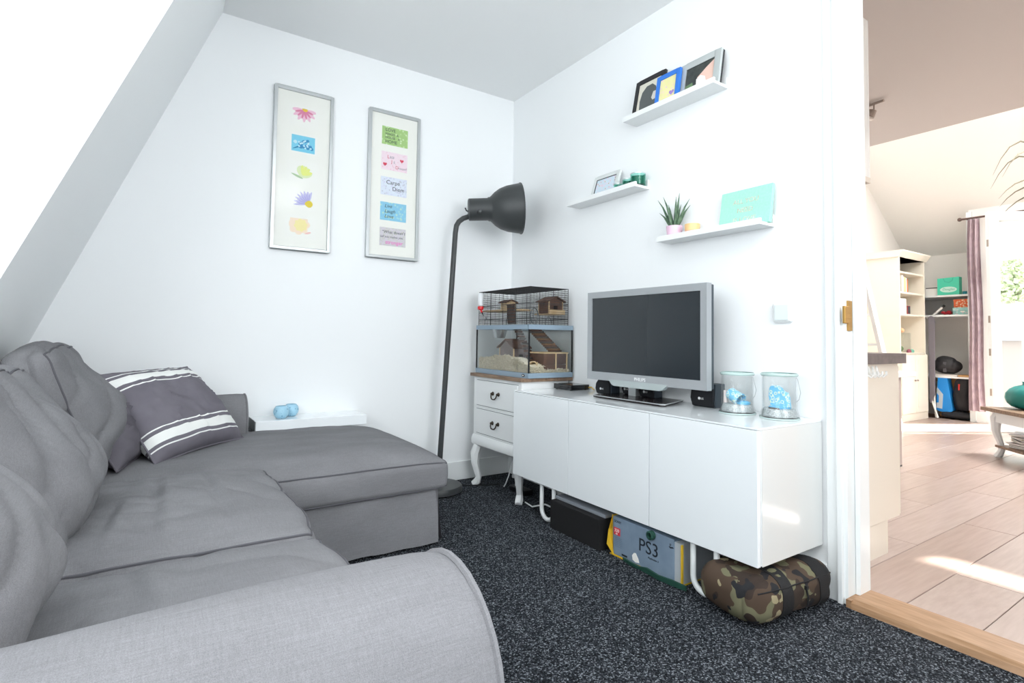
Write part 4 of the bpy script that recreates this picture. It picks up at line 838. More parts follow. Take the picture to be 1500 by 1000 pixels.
m = MB(); m.tube([(c2[0]-0.045, c2[1]+0.012, UZ1+0.039), (c2[0]-0.045, c2[1]-0.025, UZ1+0.039)], 0.0035, 6); m.build('twig', mat('twig', '55524f', 0.8), t)

# ================================================================== UNDER THE UNIT
t = thing('storage_box', 'black box with grey lid under the media cabinet', 'box', (-0.28, -1.16, 0))
B(-0.415, -0.12, -1.322, -0.985, 0.001, 0.130).build('body', mat('matte_black', '0d0d0f', 0.8), t, bevel=0.003)
B(-0.385, -0.115, -1.324, -0.983, 0.1305, 0.146).build('lid', mat('grey_lid', '8a9097', 0.5), t, bevel=0.003)
t = thing('console_box', 'grey blue games console carton in a yellow carrier under the cabinet', 'box', (-0.3, -1.55, 0))
B(-0.388, -0.16, -1.688, -1.372, 0.006, 0.158).build('carton', mat('carton_blue', '7f92a5', 0.6, var='75889b', vscale=20), t, bevel=0.002)
B(-0.384, -0.18, -1.720, -1.6885, 0.006, 0.15).build('side_flap', mat('flap_pale', 'b4bbc0', 0.6), t)
YEL = mat('yellow_bag', 'd9b12c', 0.5)
m = MB(); m.add([(-0.394, -1.378, 0.165), (-0.40, -1.360, 0.10), (-0.402, -1.352, 0.04), (-0.392, -1.380, 0.003), (-0.15, -1.362, 0.003), (-0.15, -1.358, 0.165), (-0.388, -1.368, 0.165), (-0.390, -1.369, 0.003)], [(0, 1, 2, 3, 4, 5), (0, 6, 7, 3)])
m.box(-0.392, -0.384, -1.728, -1.722, 0.002, 0.15); m.box(-0.392, -0.16, -1.722, -1.36, 0.001, 0.005); m.build('carrier_bag', YEL, t)
INK = mat('carton_ink', '1c2530', 0.6); R_, U_ = (0, -1, 0), (0, 0, 1); fx = -0.3886
text('PS3', 0.070, 'lettering', INK, t, (fx, -1.515, 0.066), R_, U_); text('PlayStation 3', 0.010, 'lettering', INK, t, (fx, -1.565, 0.050), R_, U_)
text('SONY', 0.015, 'lettering', INK, t, (fx, -1.382, 0.136), R_, U_)
B(fx-0.0004, fx+0.001, -1.416, -1.380, 0.086, 0.116).build('price_sticker', mat('sticker_red', 'd23a44', 0.5), t)
text('320', 0.018, 'lettering', PAPER, t, (fx-0.0006, -1.384, 0.099), R_, U_); text('GB', 0.009, 'lettering', PAPER, t, (fx-0.0006, -1.390, 0.089), R_, U_)
B(fx-0.0002, fx+0.001, -1.455, -1.425, 0.014, 0.021).build('seal', INK, t)
m = MB(); m.prism([(-1.485, 0.018), (-1.50, 0.012), (-1.52, 0.016), (-1.515, 0.03), (-1.502, 0.048), (-1.492, 0.046), (-1.482, 0.034)], 0, fx-0.0003, fx+0.001); m.build('torn_patch', PAPER, t)
text('P', 0.016, 'lettering', INK, t, (fx, -1.668, 0.128), R_, U_); m = MB(); m.prism([(-1.664, 0.127), (-1.684, 0.130), (-1.688, 0.126), (-1.672, 0.122)], 0, fx-.0002, fx+.001); m.build('emblem', INK, t)
for i in range(6): B(fx-0.0001, fx+0.001, -1.425, -1.382-(i % 2)*.004, 0.076-i*0.007, 0.0772-i*0.007).build('fine_print', mat('fine_ink', '5f7184', 0.6), t)
GRN = mat('green_strap', '1f4a3e', 0.7)
m = MB(); pts = [(-0.400, -1.445, 0.006), (-0.413, -1.49, 0.010), (-0.410, -1.54, 0.006), (-0.413, -1.58, 0.016), (-0.418, -1.64, 0.012), (-0.414, -1.70, 0.016), (-0.405, -1.755, 0.012)]
for i in range(len(pts)-1): pass
vs = []; 
for p in pts: vs += [(p[0], p[1], 0.003), (p[0]-0.004, p[1], p[2]+0.009), (p[0]+0.004, p[1], p[2]+0.009), (p[0]+.004, p[1], 0.003)]
m.add(vs, [(4*i+j, 4*i+(j+1) % 4, 4*i+4+(j+1) % 4, 4*i+4+j) for i in range(len(pts)-1) for j in range(4)]+[(0, 1, 2, 3), tuple(4*(len(pts)-1)+j for j in (3, 2, 1, 0))])
tag(m.build('carry_strap', GRN, smooth=True), 'dark green strap lying on the carpet before the carton', 'strap')
m = MB(); m.lathe([(0.008, 0), (0.017, 0.002), (0.017, 0.018), (0.011, 0.02), (0.0105, 0.004)], (-0.3895, -1.588, 0.146), 18, (-1, 0, 0), close=True); tag(m.build('strap_roll', GRN, smooth=True), 'rolled green strap end in front of the carton', 'strap')
# camouflage duffel
def camo():
    m = bpy.data.materials.new('camouflage'); m.use_nodes = True; nt = m.node_tree; b = nt.nodes['Principled BSDF']; b.inputs['Roughness'].default_value = 0.85
    tc = nt.nodes.new('ShaderNodeTexCoord'); prev = None
    base = lin('463629')
    for i, (col, sc, th, off) in enumerate((('6a684f', 16, 0.56, 0), ('2e221a', 14, 0.57, 3), ('14151a', 17, 0.60, 7), ('968c6e', 20, 0.67, 12))):
        mp = nt.nodes.new('ShaderNodeMapping'); mp.inputs['Location'].default_value = (off, off*1.3, off*.7); n = nt.nodes.new('ShaderNodeTexNoise'); n.inputs['Scale'].default_value = sc; n.inputs['Detail'].default_value = 1.5
        g = nt.nodes.new('ShaderNodeMath'); g.operation = 'GREATER_THAN'; g.inputs[1].default_value = th; mx = nt.nodes.new('ShaderNodeMix'); mx.data_type = 'RGBA'
        nt.links.new(tc.outputs['Object'], mp.inputs[0]); nt.links.new(mp.outputs[0], n.inputs['Vector']); nt.links.new(n.outputs['Fac'], g.inputs[0]); nt.links.new(g.outputs[0], mx.inputs[0])
        if prev: nt.links.new(prev, mx.inputs[6])
        else: mx.inputs[6].default_value = base
        mx.inputs[7].default_value = lin(col); prev = mx.outputs[2]
    nt.links.new(prev, b.inputs['Base Color']); return m
t = thing('duffel_bag', 'camouflage duffel bag with black straps under the cabinet end', 'bag', (-0.22, -1.94, 0))
bf = cushion_map((0.205, 0.118, 0.072), 0.055, 0.006, 0.012, 0.010, 3.3, 1.6)
BM = Matrix.Translation((-0.245, -1.955, 0.078)) @ Matrix.Rotation(-0.10, 4, 'Z')
me = cushion_mesh(bf, 30); me.transform(BM); finish(me, 'body', camo(), t, smooth=True)
def bagring(x, w, nm, mt, off):
    m = MB(); k = 40; vs = []
    for i in range(k):
        a = 2*PI*i/k; cy, cz = math.cos(a), math.sin(a); sc = 1/max(abs(cy), abs(cz)); p = Vector((0, cy*sc, cz*sc))
        for xx in (x-w, x+w):
            q = bf(Vector((xx, p.y, p.z))); n = Vector((0, q.y, q.z*1.4)).normalized(); vs += [BM @ (q+n*off), BM @ (q-n*0.003)]
    fs = []
    for i in range(k):
        a = 4*i; b = 4*((i+1) % k)
        fs += [(a, a+2, b+2, b), (a+1, b+1, b+3, a+3), (a, b, b+1, a+1), (a+2, a+3, b+3, b+2)]
    m.add(vs, fs); return m.build(nm, mt, t, smooth=True)
WEB = mat('black_webbing', '101114', 0.8, bump=0.4, bscale=500)
bagring(-0.30, 0.12, 'strap', WEB, 0.003); bagring(0.62, 0.13, 'strap', WEB, 0.003)
m = MB(); p0 = BM @ bf(Vector((0.12, -1, 0.35)))+Vector((0, -0.003, 0)); m.box(p0.x-0.006, p0.x+0.006, p0.y-0.005, p0.y+0.003, p0.z-0.006, p0.z+0.006); m.tube([p0, p0+Vector((0.002, -0.006, -0.03)), p0+Vector((0.0, -0.004, -0.055))], 0.003, 6); m.build('zip_pull', WEB, t)
m = MB(); m.tube([BM @ (bf(Vector((-0.9+1.8*i/20, -1, 0.55)))+Vector((0, -0.001, 0.001))) for i in range(21)], 0.0025, 6); m.build('zip', WEB, t)
# cables on the floor in the corner
for nm, lab, col, pts, r in (('power_cable', 'black cable hanging behind the dresser to the floor', BLACK, [(-0.08, -0.30, 0.40), (-0.085, -0.30, 0.15), (-0.10, -0.31, 0.03), (-0.16, -0.34, 0.006), (-0.22, -0.42, 0.006)], 0.004),
                        ('power_cable', 'white cable curling down beneath the dresser', TRIM, [(-0.12, -0.24, 0.40), (-0.13, -0.24, 0.16), (-0.16, -0.245, 0.05), (-0.20, -0.27, 0.008), (-0.23, -0.30, 0.006)], 0.004),
                        ('power_cable', 'thin black cable along the carpet from lamp base to dresser', BLACK, [(-0.47, -0.10, 0.004), (-0.40, -0.16, 0.004), (-0.30, -0.22, 0.004), (-0.22, -0.24, 0.004)], 0.003),
                        ('power_cable', 'white cable looping on the floor under the cabinet', TRIM, [(-0.30, -0.62, 0.006), (-0.34, -0.74, 0.02), (-0.32, -0.82, 0.05), (-0.28, -0.90, 0.03), (-0.24, -0.98, 0.006)], 0.004)):
    m = MB(); m.tube(pts, r, 6); tag(m.build(nm, col, smooth=True), lab, 'cable')
t = thing('power_strip', 'dark power strip on the carpet below the dresser', 'power strip', (-0.20, -0.45, 0))
B(-0.235, -0.175, -0.52, -0.36, 0.001, 0.03).build('case', BLACK, t, bevel=0.004); m = MB(); m.lathe([(0.012, 0), (0.012, 0.03)], (-0.205, -0.40, 0.03), 12); m.build('plug', TRIM, t)

# ================================================================== FAR ROOM
t = thing('kitchen_unit', 'white kitchen base cabinet end panel seen through the doorway', 'cabinet', (0.4, -1.5, FZ))
PAN = mat('kitchen_white', 'e9e3d6', 0.4)
B(0.12, 0.683, -2.003, -0.45, 0.155, 0.803).build('carcass', PAN, t, bevel=0.001)
B(0.12, 0.571, -2.001, -0.45, FZ, 0.155).build('plinth', PAN, t)
for i, (a, b) in enumerate(((-1.40, -2.0), (-0.79, -1.39))): B(0.6835, 0.70, b, a, 0.16, 0.79).build('door', PAN, t)
tag(B(0.115, 0.726, -2.02, -0.45, 0.8035, 0.846).build('worktop', mat('worktop_dark', '6d6362', 0.5, var='5d5453', vscale=40)), 'dark brown kitchen worktop on the white base cabinet', 'worktop')
for i in range(4):
    x = 0.372+i*0.036; m = MB(); m.tube([(x, -2.006, 0.788), (x, -2.010, 0.765), (x+0.008, -2.026, 0.752), (x+0.016, -2.034, 0.762), (x+0.016, -2.034, 0.775)], 0.0045, 7); m.box(x-0.006, x+0.006, -2.0062, -2.0032, 0.76, 0.795)
    tag(m.build('wall_hook', mat('clear_hook', 'eef0ee', 0.2), smooth=True), 'white plastic hook on the kitchen end panel, %s from the door jamb' % ('first', 'second', 'third', 'fourth')[i], 'hook', 'hooks on the kitchen end panel')
t = thing('wall_cupboard', 'white kitchen wall cupboard high up beside the door frame', 'cupboard', (0.28, -1.5, 1.57))
B(0.101, 0.44, -2.0, -0.6, 1.575, 2.245).build('carcass', mat('cupboard_white', 'e4e2dc', 0.45), t, bevel=0.001)
B(0.1, 0.457, -2.002, -0.6, 1.552, 1.574).build('light_rail', mat('rail_beige', 'd9cdbd', 0.5), t)
B(0.4405, 0.458, -2.0, -1.4, 1.576, 2.244).build('door', _M['cupboard_white'], t)
# ceiling spot rail
t = thing('ceiling_spot', 'small steel spotlight on a ceiling rail in the far room', 'lamp', (1.95, -1.42, 2.5))
STL = mat('brushed_steel', 'a59a92', 0.35, metal=0.7)
m = MB(); m.tube([(1.962, -1.30, 2.483), (1.943, -1.468, 2.483)], 0.009, 8); m.build('rail', STL, t); m = MB(); m.tube([(1.955, -1.36, 2.483), (1.955, -1.36, 2.4999)], 0.02, 12); m.build('mount', STL, t)
m = MB(); m.tube([(1.95, -1.405, 2.478), (1.948, -1.405, 2.44)], 0.005, 8); m.build('stem', STL, t)
m = MB(); m.lathe([(0.010, 0), (0.024, 0.006), (0.026, 0.05), (0.022, 0.052)], (1.951, -1.400, 2.447), 16, (-0.1, 0.35, -0.9)); m.build('head', STL, t, smooth=True)
m = MB(); m.lathe([(0.022, 0), (0.026, 0.012), (0.018, 0.02)], (1.946, -1.382, 2.400), 16, (-0.1, 0.35, -0.9)); m.build('bulb', mat('frosted', 'e8e0d8', 0.3), t, smooth=True)
# bar table
t = thing('bar_table', 'narrow white table with grey panel leg behind the kitchen unit', 'table', (2.4, -1.1, FZ))
B(1.75, 2.68, -1.36, -0.75, 0.648, 0.684).build('top', WHITE, t, bevel=0.003)
B(2.355, 2.455, -1.345, -1.315, FZ+0.012, 0.648).build('leg', mat('leg_greige', 'b9aca6', 0.5), t); B(2.355, 2.455, -1.345, -1.315, FZ, FZ+0.012).build('foot', BLACK, t)
B(1.80, 1.86, -0.85, -0.82, FZ, 0.648).build('leg', _M['leg_greige'], t)
# loft ladder
t = thing('loft_ladder', 'white wooden loft ladder leaning towards the loft', 'ladder', (4.5, -0.3, FZ))
a0, a1 = Vector((4.585, 0, FZ)), Vector((2.87, 0, 3.58))
ld = (a1-a0).normalized()
for y in (-0.52, -0.12):
    m = MB(); nrm = Vector((ld.z, 0, -ld.x))*0.045; m.add([(p.x+s.x, y+yy, p.z+s.z) for p in (a0, a1) for s in (nrm, -nrm) for yy in (-0.017, 0.017)], [(0, 1, 3, 2), (4, 6, 7, 5), (0, 4, 5, 1), (2, 3, 7, 6), (0, 2, 6, 4), (1, 5, 7, 3)])
    m.v = [(x, yv, max(z, FZ)) for x, yv, z in m.v]; m.build('rail', TRIM, t)
for k in range(11):
    p = a0.lerp(a1, 0.07+k*0.085); B(p.x-0.04, p.x+0.04, -0.503, -0.137, p.z-0.011, p.z+0.011).build('rung', TRIM, t)
# bookcase
t = thing('bookcase', 'tall cream bookcase with open shelves above cupboard doors', 'bookcase', (5.27, -0.2, FZ))
bx0, bx1, by0, by1, bz1 = 4.93, 5.62, -0.41, -0.03, 1.86
B(bx0, bx0+0.02, by0, by1, FZ, bz1).build('side', CREAM, t); B(bx1-0.02, bx1, by0, by1, FZ, bz1).build('side', CREAM, t); B(bx0+0.02, bx1-0.02, by1-0.012, by1, FZ+0.05, bz1).build('back', CREAM, t)
for z in (0.765, 1.205, 1.455, 1.685): B(bx0+0.02, bx1-0.02, by0+0.01, by1-0.012, z, z+0.02).build('shelf', CREAM, t)
B(bx0, bx1, by0, by1, bz1, bz1+0.02).build('top', CREAM, t)
m = MB(); m.prism([(by0-0.005, bz1), (by0-0.05, bz1+0.06), (by0-0.05, bz1+0.075), (by1, bz1+0.075), (by1, bz1)], 0, bx0-0.02, bx1+0.045); m.build('cornice', CREAM, t)
for a, b in ((bx0+0.004, (bx0+bx1)/2-0.002), ((bx0+bx1)/2+0.002, bx1-0.004)):
    dd = B(a, b, by0-0.018, by0-0.001, 0.10, 0.762).build('door', CREAM, t, bevel=0.002)
    B(a+0.06, b-0.06, by0-0.021, by0-0.018, 0.16, 0.70).build('door_panel', CREAM, dd, bevel=0.001)
    xk = b-0.03 if a < 5.2 else a+0.03; m = MB(); m.ell((xk, by0-0.028, 0.47), 0.011, 0.011, 0.011); m.build('knob', STL, dd, smooth=True)
B(bx0, bx1, by0-0.012, by0, FZ, 0.098).build('plinth', CREAM, t)
def simple(nm, lab, cat, grp, parts):
    c0 = parts[0][0]; t = thing(nm, lab, cat, ((c0[0]+c0[1])/2, (c0[2]+c0[3])/2, c0[4]), grp)
    for b, pn, mt in parts: B(*b).build(pn, mt, t, bevel=0.001)
    return t
for i, (x, w_, h, col, lab) in enumerate(((4.955, 0.045, 0.185, 'e6dfd6', 'white binder on the bookcase, leftmost of its shelf'), (5.004, 0.03, 0.17, 'd8cfc4', 'pale grey book beside the white binder'), (5.038, 0.022, 0.165, 'e0cf66', 'thin yellow spined book on the bookcase'), (5.064, 0.028, 0.16, 'f2ece4', 'white paperback between yellow and orange books'), (5.096, 0.03, 0.15, 'cf7b4a', 'orange spined book on the bookcase'))):
    mt = mat('book_cover_%d' % i, col, 0.6); simple('book', lab, 'book', 'books on the bookcase', [((x+.06, x+.06+w_, -0.40, -0.25, 1.4755, 1.4755+h), 'cover', mt), ((x+0.063, x+.06+w_-0.003, -0.2505, -0.2485, 1.479, 1.472+h), 'pages', PAPER)])
simple('storage_carton', 'white carton at the left of the bookcase middle shelf', 'carton', None, [((5.02, 5.17, -0.385, -0.24, 1.2255, 1.40), 'carton', PAPER), ((5.018, 5.09, -0.387, -0.385, 1.2255, 1.30), 'label', mat('lilac_label', 'd9cfe6', 0.7))])
simple('photo_frame', 'small dark screened frame with red edge on the bookcase', 'photo frame', None, [((5.18, 5.25, -0.395, -0.385, 1.2255, 1.32), 'frame', mat('red_edge', 'a5484a', 0.5)), ((5.186, 5.245, -0.397, -0.395, 1.232, 1.314), 'screen', mat('screen_dark', '3c4248', 0.3))])
t = thing('fish_bowl', 'small rectangular glass tank with plants on the bookcase counter', 'fish tank', (5.08, -0.30, 0.785))
B(5.05, 5.24, -0.40, -0.25, 0.786, 0.793).build('base', GLASS, t)
for q in ((5.05, 5.054, -.40, -.25), (5.236, 5.24, -.40, -.25), (5.054, 5.236, -.40, -.396), (5.054, 5.236, -.254, -.25)): B(q[0], q[1], q[2], q[3], 0.793, 1.01).build('pane', GLASS, t)
m = MB(); m.ell((5.12, -0.33, 0.83), 0.04, 0.04, 0.036); m.build('plants', mat('water_plant', '5f7d52', 0.7), t)
m = MB(); m.ell((5.09, -0.36, 1.038), 0.03, 0.03, 0.028); tag(m.build('toy_ball', mat('toy_orange', 'e8b58a', 0.5)), 'small orange soft toy on top of the glass tank', 'toy')
for i, (x, col, lab) in enumerate(((5.29, 'd96a8a', 'small pink trinket on the bookcase counter'), (5.37, '7cc0a8', 'small green trinket on the bookcase counter'))):
    m = MB(); m.lathe([(0.022, 0), (0.024, 0.02), (0.015, 0.035), (0.004, 0.04)], (x, -0.36, 0.7855), 12); tag(m.build('trinket', mat('trinket_%d' % i, col, 0.5), smooth=True), lab, 'trinket')
# closet shelves and contents
for z, lab in ((1.446, 'top white closet shelf carrying the mint gift bag'), (1.213, 'second white closet shelf carrying patterned boxes'), (0.493, 'low white closet shelf above the blue bag')):
    tag(B(FX+0.005, FX+0.545, -0.797, 0.028, z, z+0.02).build('closet_shelf', WHITE), lab, 'shelf', 'closet shelves')
struct(B(FX-0.03, FX-0.001, -0.835, -0.785, 0, 2.4).build('trim_3', TRIM))
t = thing('gift_bag', 'mint green paper gift bag on the top closet shelf', 'bag', (5.82, -0.6, 1.467))
m = MB(); m.prism([(-0.485, 1.4665), (-0.695, 1.4665), (-0.695, 1.675), (-0.485, 1.665)], 0, 5.77, 5.86); m.build('bag', mat('mint_bag', '4fcfae', 0.5), t, bevel=0.002)
m = MB(); m.ell((5.7695, -0.592, 1.53), 0.0012, 0.082, 0.034, 20, 8); m.build('oval_label', mat('oval_pale', 'cdeee2', 0.6), t)
text('Douglas', 0.036, 'lettering', mat('mint_ink', '3fae93', 0.6), t, (5.768, -0.592, 1.522), (0, -1, 0), (0, 0, 1), 'CENTER', shear=.3)
m = MB(); m.tube([(5.769, -0.545, 1.665), (5.766, -0.56, 1.625), (5.766, -0.60, 1.612), (5.766, -0.63, 1.63), (5.769, -0.64, 1.665)], 0.003, 6); m.build('handle', _M['mint_ink'], t)
simple('white_box', 'white box with dark cord left of the mint gift bag', 'box', None, [((5.80, 5.95, -0.475, -0.36, 1.4665, 1.57), 'box', PAPER), ((5.795, 5.80, -0.475, -0.36, 1.555, 1.565), 'cord', BLACK)])
for i, y in enumerate((-0.735, -0.775)):
    m = MB(); m.lathe([(0.018, 0), (0.020, 0.035), (0.016, 0.036)], (5.80, y, 1.4665), 14); tag(m.build('teal_cup', mat('teal_cup', '2f8f9a', 0.4), smooth=True), ('teal cup nearest the gift bag on the top closet shelf', 'teal cup at the outer end of the top closet shelf')[i], 'cup')
STRP = patmat('striped_box', 'd9663c', 'e9dcc0', '8a9a3c', 45); FLOR = patmat('floral_box', '9bccc8', 'b8dad4', 'e48fae', 40)
simple('storage_box', 'orange striped box on top of the floral box in the closet', 'box', None, [((5.79, 5.95, -0.785, -0.635, 1.3165, 1.385), 'box', STRP), ((5.785, 5.955, -0.788, -0.632, 1.385, 1.412), 'lid', STRP)])
simple('storage_box', 'aqua floral box under the striped box in the closet', 'box', None, [((5.78, 5.97, -0.79, -0.63, 1.2335, 1.28), 'box', FLOR), ((5.775, 5.975, -0.793, -0.627, 1.28, 1.316), 'lid', FLOR), ((5.774, 5.7755, -0.74, -0.70, 1.262, 1.276), 'label', PAPER)])
m = MB()
for k in range(14): m.ell((5.82+random.uniform(-.03, .03), -0.545+random.uniform(-.045, .045), 1.252+random.uniform(0, .02)), 0.02, 0.02, 0.017, 8, 5)
tag(m.build('red_garland', mat('red_garland', 'b3202c', 0.7)), 'heap of red garland on the second closet shelf', 'garland', kind='stuff')
t = thing('curling_iron', 'white wand with black tip sticking up in the closet', 'appliance', (5.80, -0.44, 1.234))
m = MB(); m.tube([(5.775, -0.44, 1.236), (5.775, -0.53, 1.325)], 0.011, 8); m.build('handle', PAPER, t); m = MB(); m.tube([(5.775, -0.53, 1.325), (5.775, -0.553, 1.347)], 0.012, 8); m.build('tip', BLACK, t)
t = thing('ironing_board', 'grey ironing board standing upright beside the bookcase', 'ironing board', (5.72, -0.46, FZ))
m = MB(); m.prism([(-0.425, 0.20), (-0.425, 1.19), (-0.435, 1.215), (-0.455, 1.22), (-0.478, 1.20), (-0.485, 1.15), (-0.475, 0.30), (-0.44, 0.20)], 0, 5.655, 5.685); m.build('board', mat('board_grey', '77737a', 0.8), t, bevel=0.003)
m = MB(); m.tube([(5.70, -0.47, FZ+0.008), (5.69, -0.45, 0.6), (5.69, -0.47, 1.1)], 0.008, 8); m.tube([(5.69, -0.43, 0.25), (5.67, -0.50, FZ+0.01)], .01, 8); m.build('leg_frame', PAPER, t)
def softbag(nm, lab, c, h, rr, mt, seed, extras=(), wr=0.02, rotz=0):
    t = thing(nm, lab, 'bag', (c[0], c[1], c[2])); f = cushion_map(h, rr, 0.02, 0.02, wr, seed, 1.2)
    M = Matrix.Translation((c[0], c[1], c[2]+h[2]+0.012)) @ Matrix.Rotation(rotz, 4, 'Z'); me = cushion_mesh(f, 12); me.transform(M); finish(me, 'body', mt, t, smooth=True)
    for b, pn, m_ in extras: B(*b).build(pn, m_, t, bevel=0.002)
    return t
t = thing('shopping_bag', 'bright blue shopping bag on the closet floor', 'bag', (5.80, -0.54, FZ))
m = MB(); m.prism([(-0.455, FZ+0.09), (-0.475, 0.50), (-0.565, 0.50), (-0.615, FZ+0.10), (-0.60, FZ+0.08), (-0.5, FZ+0.075)], 0, 5.76, 5.88); m.build('body', mat('blue_bag', '1f8fe0', 0.5), t, bevel=0.004)
m = MB(); m.prism([(-0.456, FZ+0.12), (-0.468, 0.38), (-0.525, 0.30), (-0.515, FZ+0.11)], 0, 5.757, 5.761); m.build('pale_print', mat('bag_pale', 'c9d2d8', 0.6), t); m = MB(); m.prism([(-0.46, 0.2), (-0.466, 0.31), (-0.485, 0.28), (-0.483, 0.2)], 0, 5.754, 5.758); m.build('blue_mark', _M['blue_bag'], t)
softbag('backpack', 'black backpack with red tag on the closet floor', (5.84, -0.690, FZ+0.09), (0.07, 0.075, 0.185), 0.05, mat('black_nylon', '1b1b20', 0.7), 2.2, [((5.752, 5.766, -0.685, -0.672, 0.36, 0.43), 'red_tag', mat('red_tag', 'd8352c', 0.5))])
softbag('sports_bag', 'flat black bag lying under the blue bag on the closet floor', (5.84, -0.65, FZ), (0.10, 0.14, 0.032), 0.03, mat('black_canvas', '222226', 0.8), 5.5)
softbag('sports_bag', 'rounded black bag on the low closet shelf', (5.86, -0.545, 0.535), (0.09, 0.115, 0.085), 0.075, mat('black_vinyl', '26262a', 0.55), 7.7, [((5.755, 5.77, -0.56, -0.53, 0.56, 0.68), 'panel', mat('grey_panel', '55555a', 0.6))])
for i, (z, a, b, col, lab) in enumerate(((0.5135, -0.43, -0.66, 'd9d4cf', 'white papers under the rounded black bag'), (0.5135, -0.67, -0.79, 'c9a06c', 'tan folder at the right of the low closet shelf'))):
    tag(B(5.762, 5.97, b, a, z, z+0.021).build('paper_stack', mat('paper_stack_%d' % i, col, 0.8)), lab, 'papers')
t = thing('plastic_crate', 'tan perforated crate behind the blue bag in the closet', 'crate', (6.0, -0.6, FZ))
TAN = mat('tan_crate', 'c9975f', 0.6); B(5.93, 6.12, -0.75, -0.42, 0.12, 0.47).build('body', TAN, t, bevel=0.004); B(5.92, 6.13, -0.76, -0.41, 0.44, 0.475).build('rim', TAN, t)
for r_ in range(4):
    for k in range(4): B(5.9285, 5.93, -0.625-k*0.025, -0.612-k*0.025, 0.25+r_*0.045, 0.275+r_*0.045).build('hole', mat('crate_hole', '5a3d24', 0.8), t)
B(5.94, 6.11, -0.74, -0.43, FZ, 0.12).build('foot', TAN, t)
# curtain and rod
t = thing('curtain', 'dusty mauve velvet curtain hanging beside the balcony door', 'curtain', (FX-0.1, -0.86, 0.15))
def curt(y0, y1, x, z0, z1, n, amp, mt):
    vs = []; k = 14
    for i in range(n+1):
        for j in range(k+1):
            u = i/n; v = j/k; yy = y0+(y1-y0)*u; yc = (y0+y1)/2; sp = 0.72+0.28*v**0.7+0.04*math.sin(v*7)
            vs.append((x+amp*math.sin(u*PI*5+0.6*math.sin(v*3)), yc+(yy-yc)*sp+0.006*math.sin(v*9), z1+(z0-z1)*v))
    nn = len(vs); vs += [(a+0.006, b, c) for a, b, c in vs]
    fs = [(i*(k+1)+j, i*(k+1)+j+1, (i+1)*(k+1)+j+1, (i+1)*(k+1)+j) for i in range(n) for j in range(k)]; fs += [tuple(nn+q for q in f[::-1]) for f in fs]
    m = MB(); m.add(vs, fs); return m.build('panel', mt, t, smooth=True)
curt(-0.80, -0.945, FX-0.10, 0.15, 2.30, 40, 0.022, mat('mauve_velvet', 'bda9ae', 0.75, var='a8949b', vscale=14))
m = MB(); m.tube([(FX-0.09, -0.76, 2.315), (FX-0.09, -2.4, 2.315)], 0.012, 10); m.build('rod', mat('rod_dark', '5c4640', 0.5), t); m = MB(); m.ell((FX-0.09, -0.745, 2.315), 0.022, 0.022, 0.022); m.build('finial', _M['rod_dark'], t); m = MB(); m.tube([(FX-0.09, -0.80, 2.315), (FX-0.001, -0.80, 2.315)], .008, 8); m.build('bracket', _M['rod_dark'], t)
# balcony door: frame in the opening and open leaf
m = MB(); m.box(FX-0.01, FX+0.08, -1.01, -0.97, 0, 2.28); m.box(FX-0.01, FX+0.08, -1.83, -1.79, 0, 2.28); m.box(FX-0.01, FX+0.08, -1.79, -1.01, 2.24, 2.28); struct(m.build('door_2', TRIM))
hinge = Vector((FX-0.02, -1.76)); free = Vector((5.00, -1.165)); dv = (free-hinge).normalized(); W = (free-hinge).length; nv = Vector((-dv.y, dv.x))
leaf = thing('balcony_door', 'white framed glass balcony door standing open into the room', 'door', (hinge.x, hinge.y, FZ+0.01)); leaf.rotation_euler = (0, 0, math.atan2(dv.y, dv.x))
m = MB(); fw = 0.085; z0, z1 = 0.0, 2.20
for q in ((0, fw, z0, z1), (W-fw, W, z0, z1), (fw, W-fw, z0, z0+0.12), (fw, W-fw, z1-fw, z1)): m.box(q[0], q[1], -0.028, 0.028, q[2], q[3])
m.build('frame', TRIM, leaf, bevel=0.003, local=True); B(fw, W-fw, -0.006, 0.006, 0.12, z1-fw).build('pane', GLASS, leaf, local=True)
m = MB()
for z in (0.35, 0.75, 1.08, 1.85): m.box(W-0.0005, W+0.002, -0.012, 0.012, z, z+0.07)
m.build('lock_plate', STL, leaf, local=True); m = MB(); m.tube([(W-0.045, -0.03, 1.05), (W-0.045, -0.065, 1.05), (W-0.15, -0.068, 1.05)], 0.009, 8); m.build('handle', STL, leaf, smooth=True, local=True)
# coffee table
cor = Vector((3.50, -1.495)); uu = Vector((-0.71, -0.704)).normalized(); vv_ = Vector((0.704, -0.71)).normalized()
ct = thing('coffee_table', 'white coffee table with brown wooden top and curved legs', 'table', (cor.x, cor.y, FZ)); ct.rotation_euler = (0, 0, math.atan2(uu.y, uu.x))
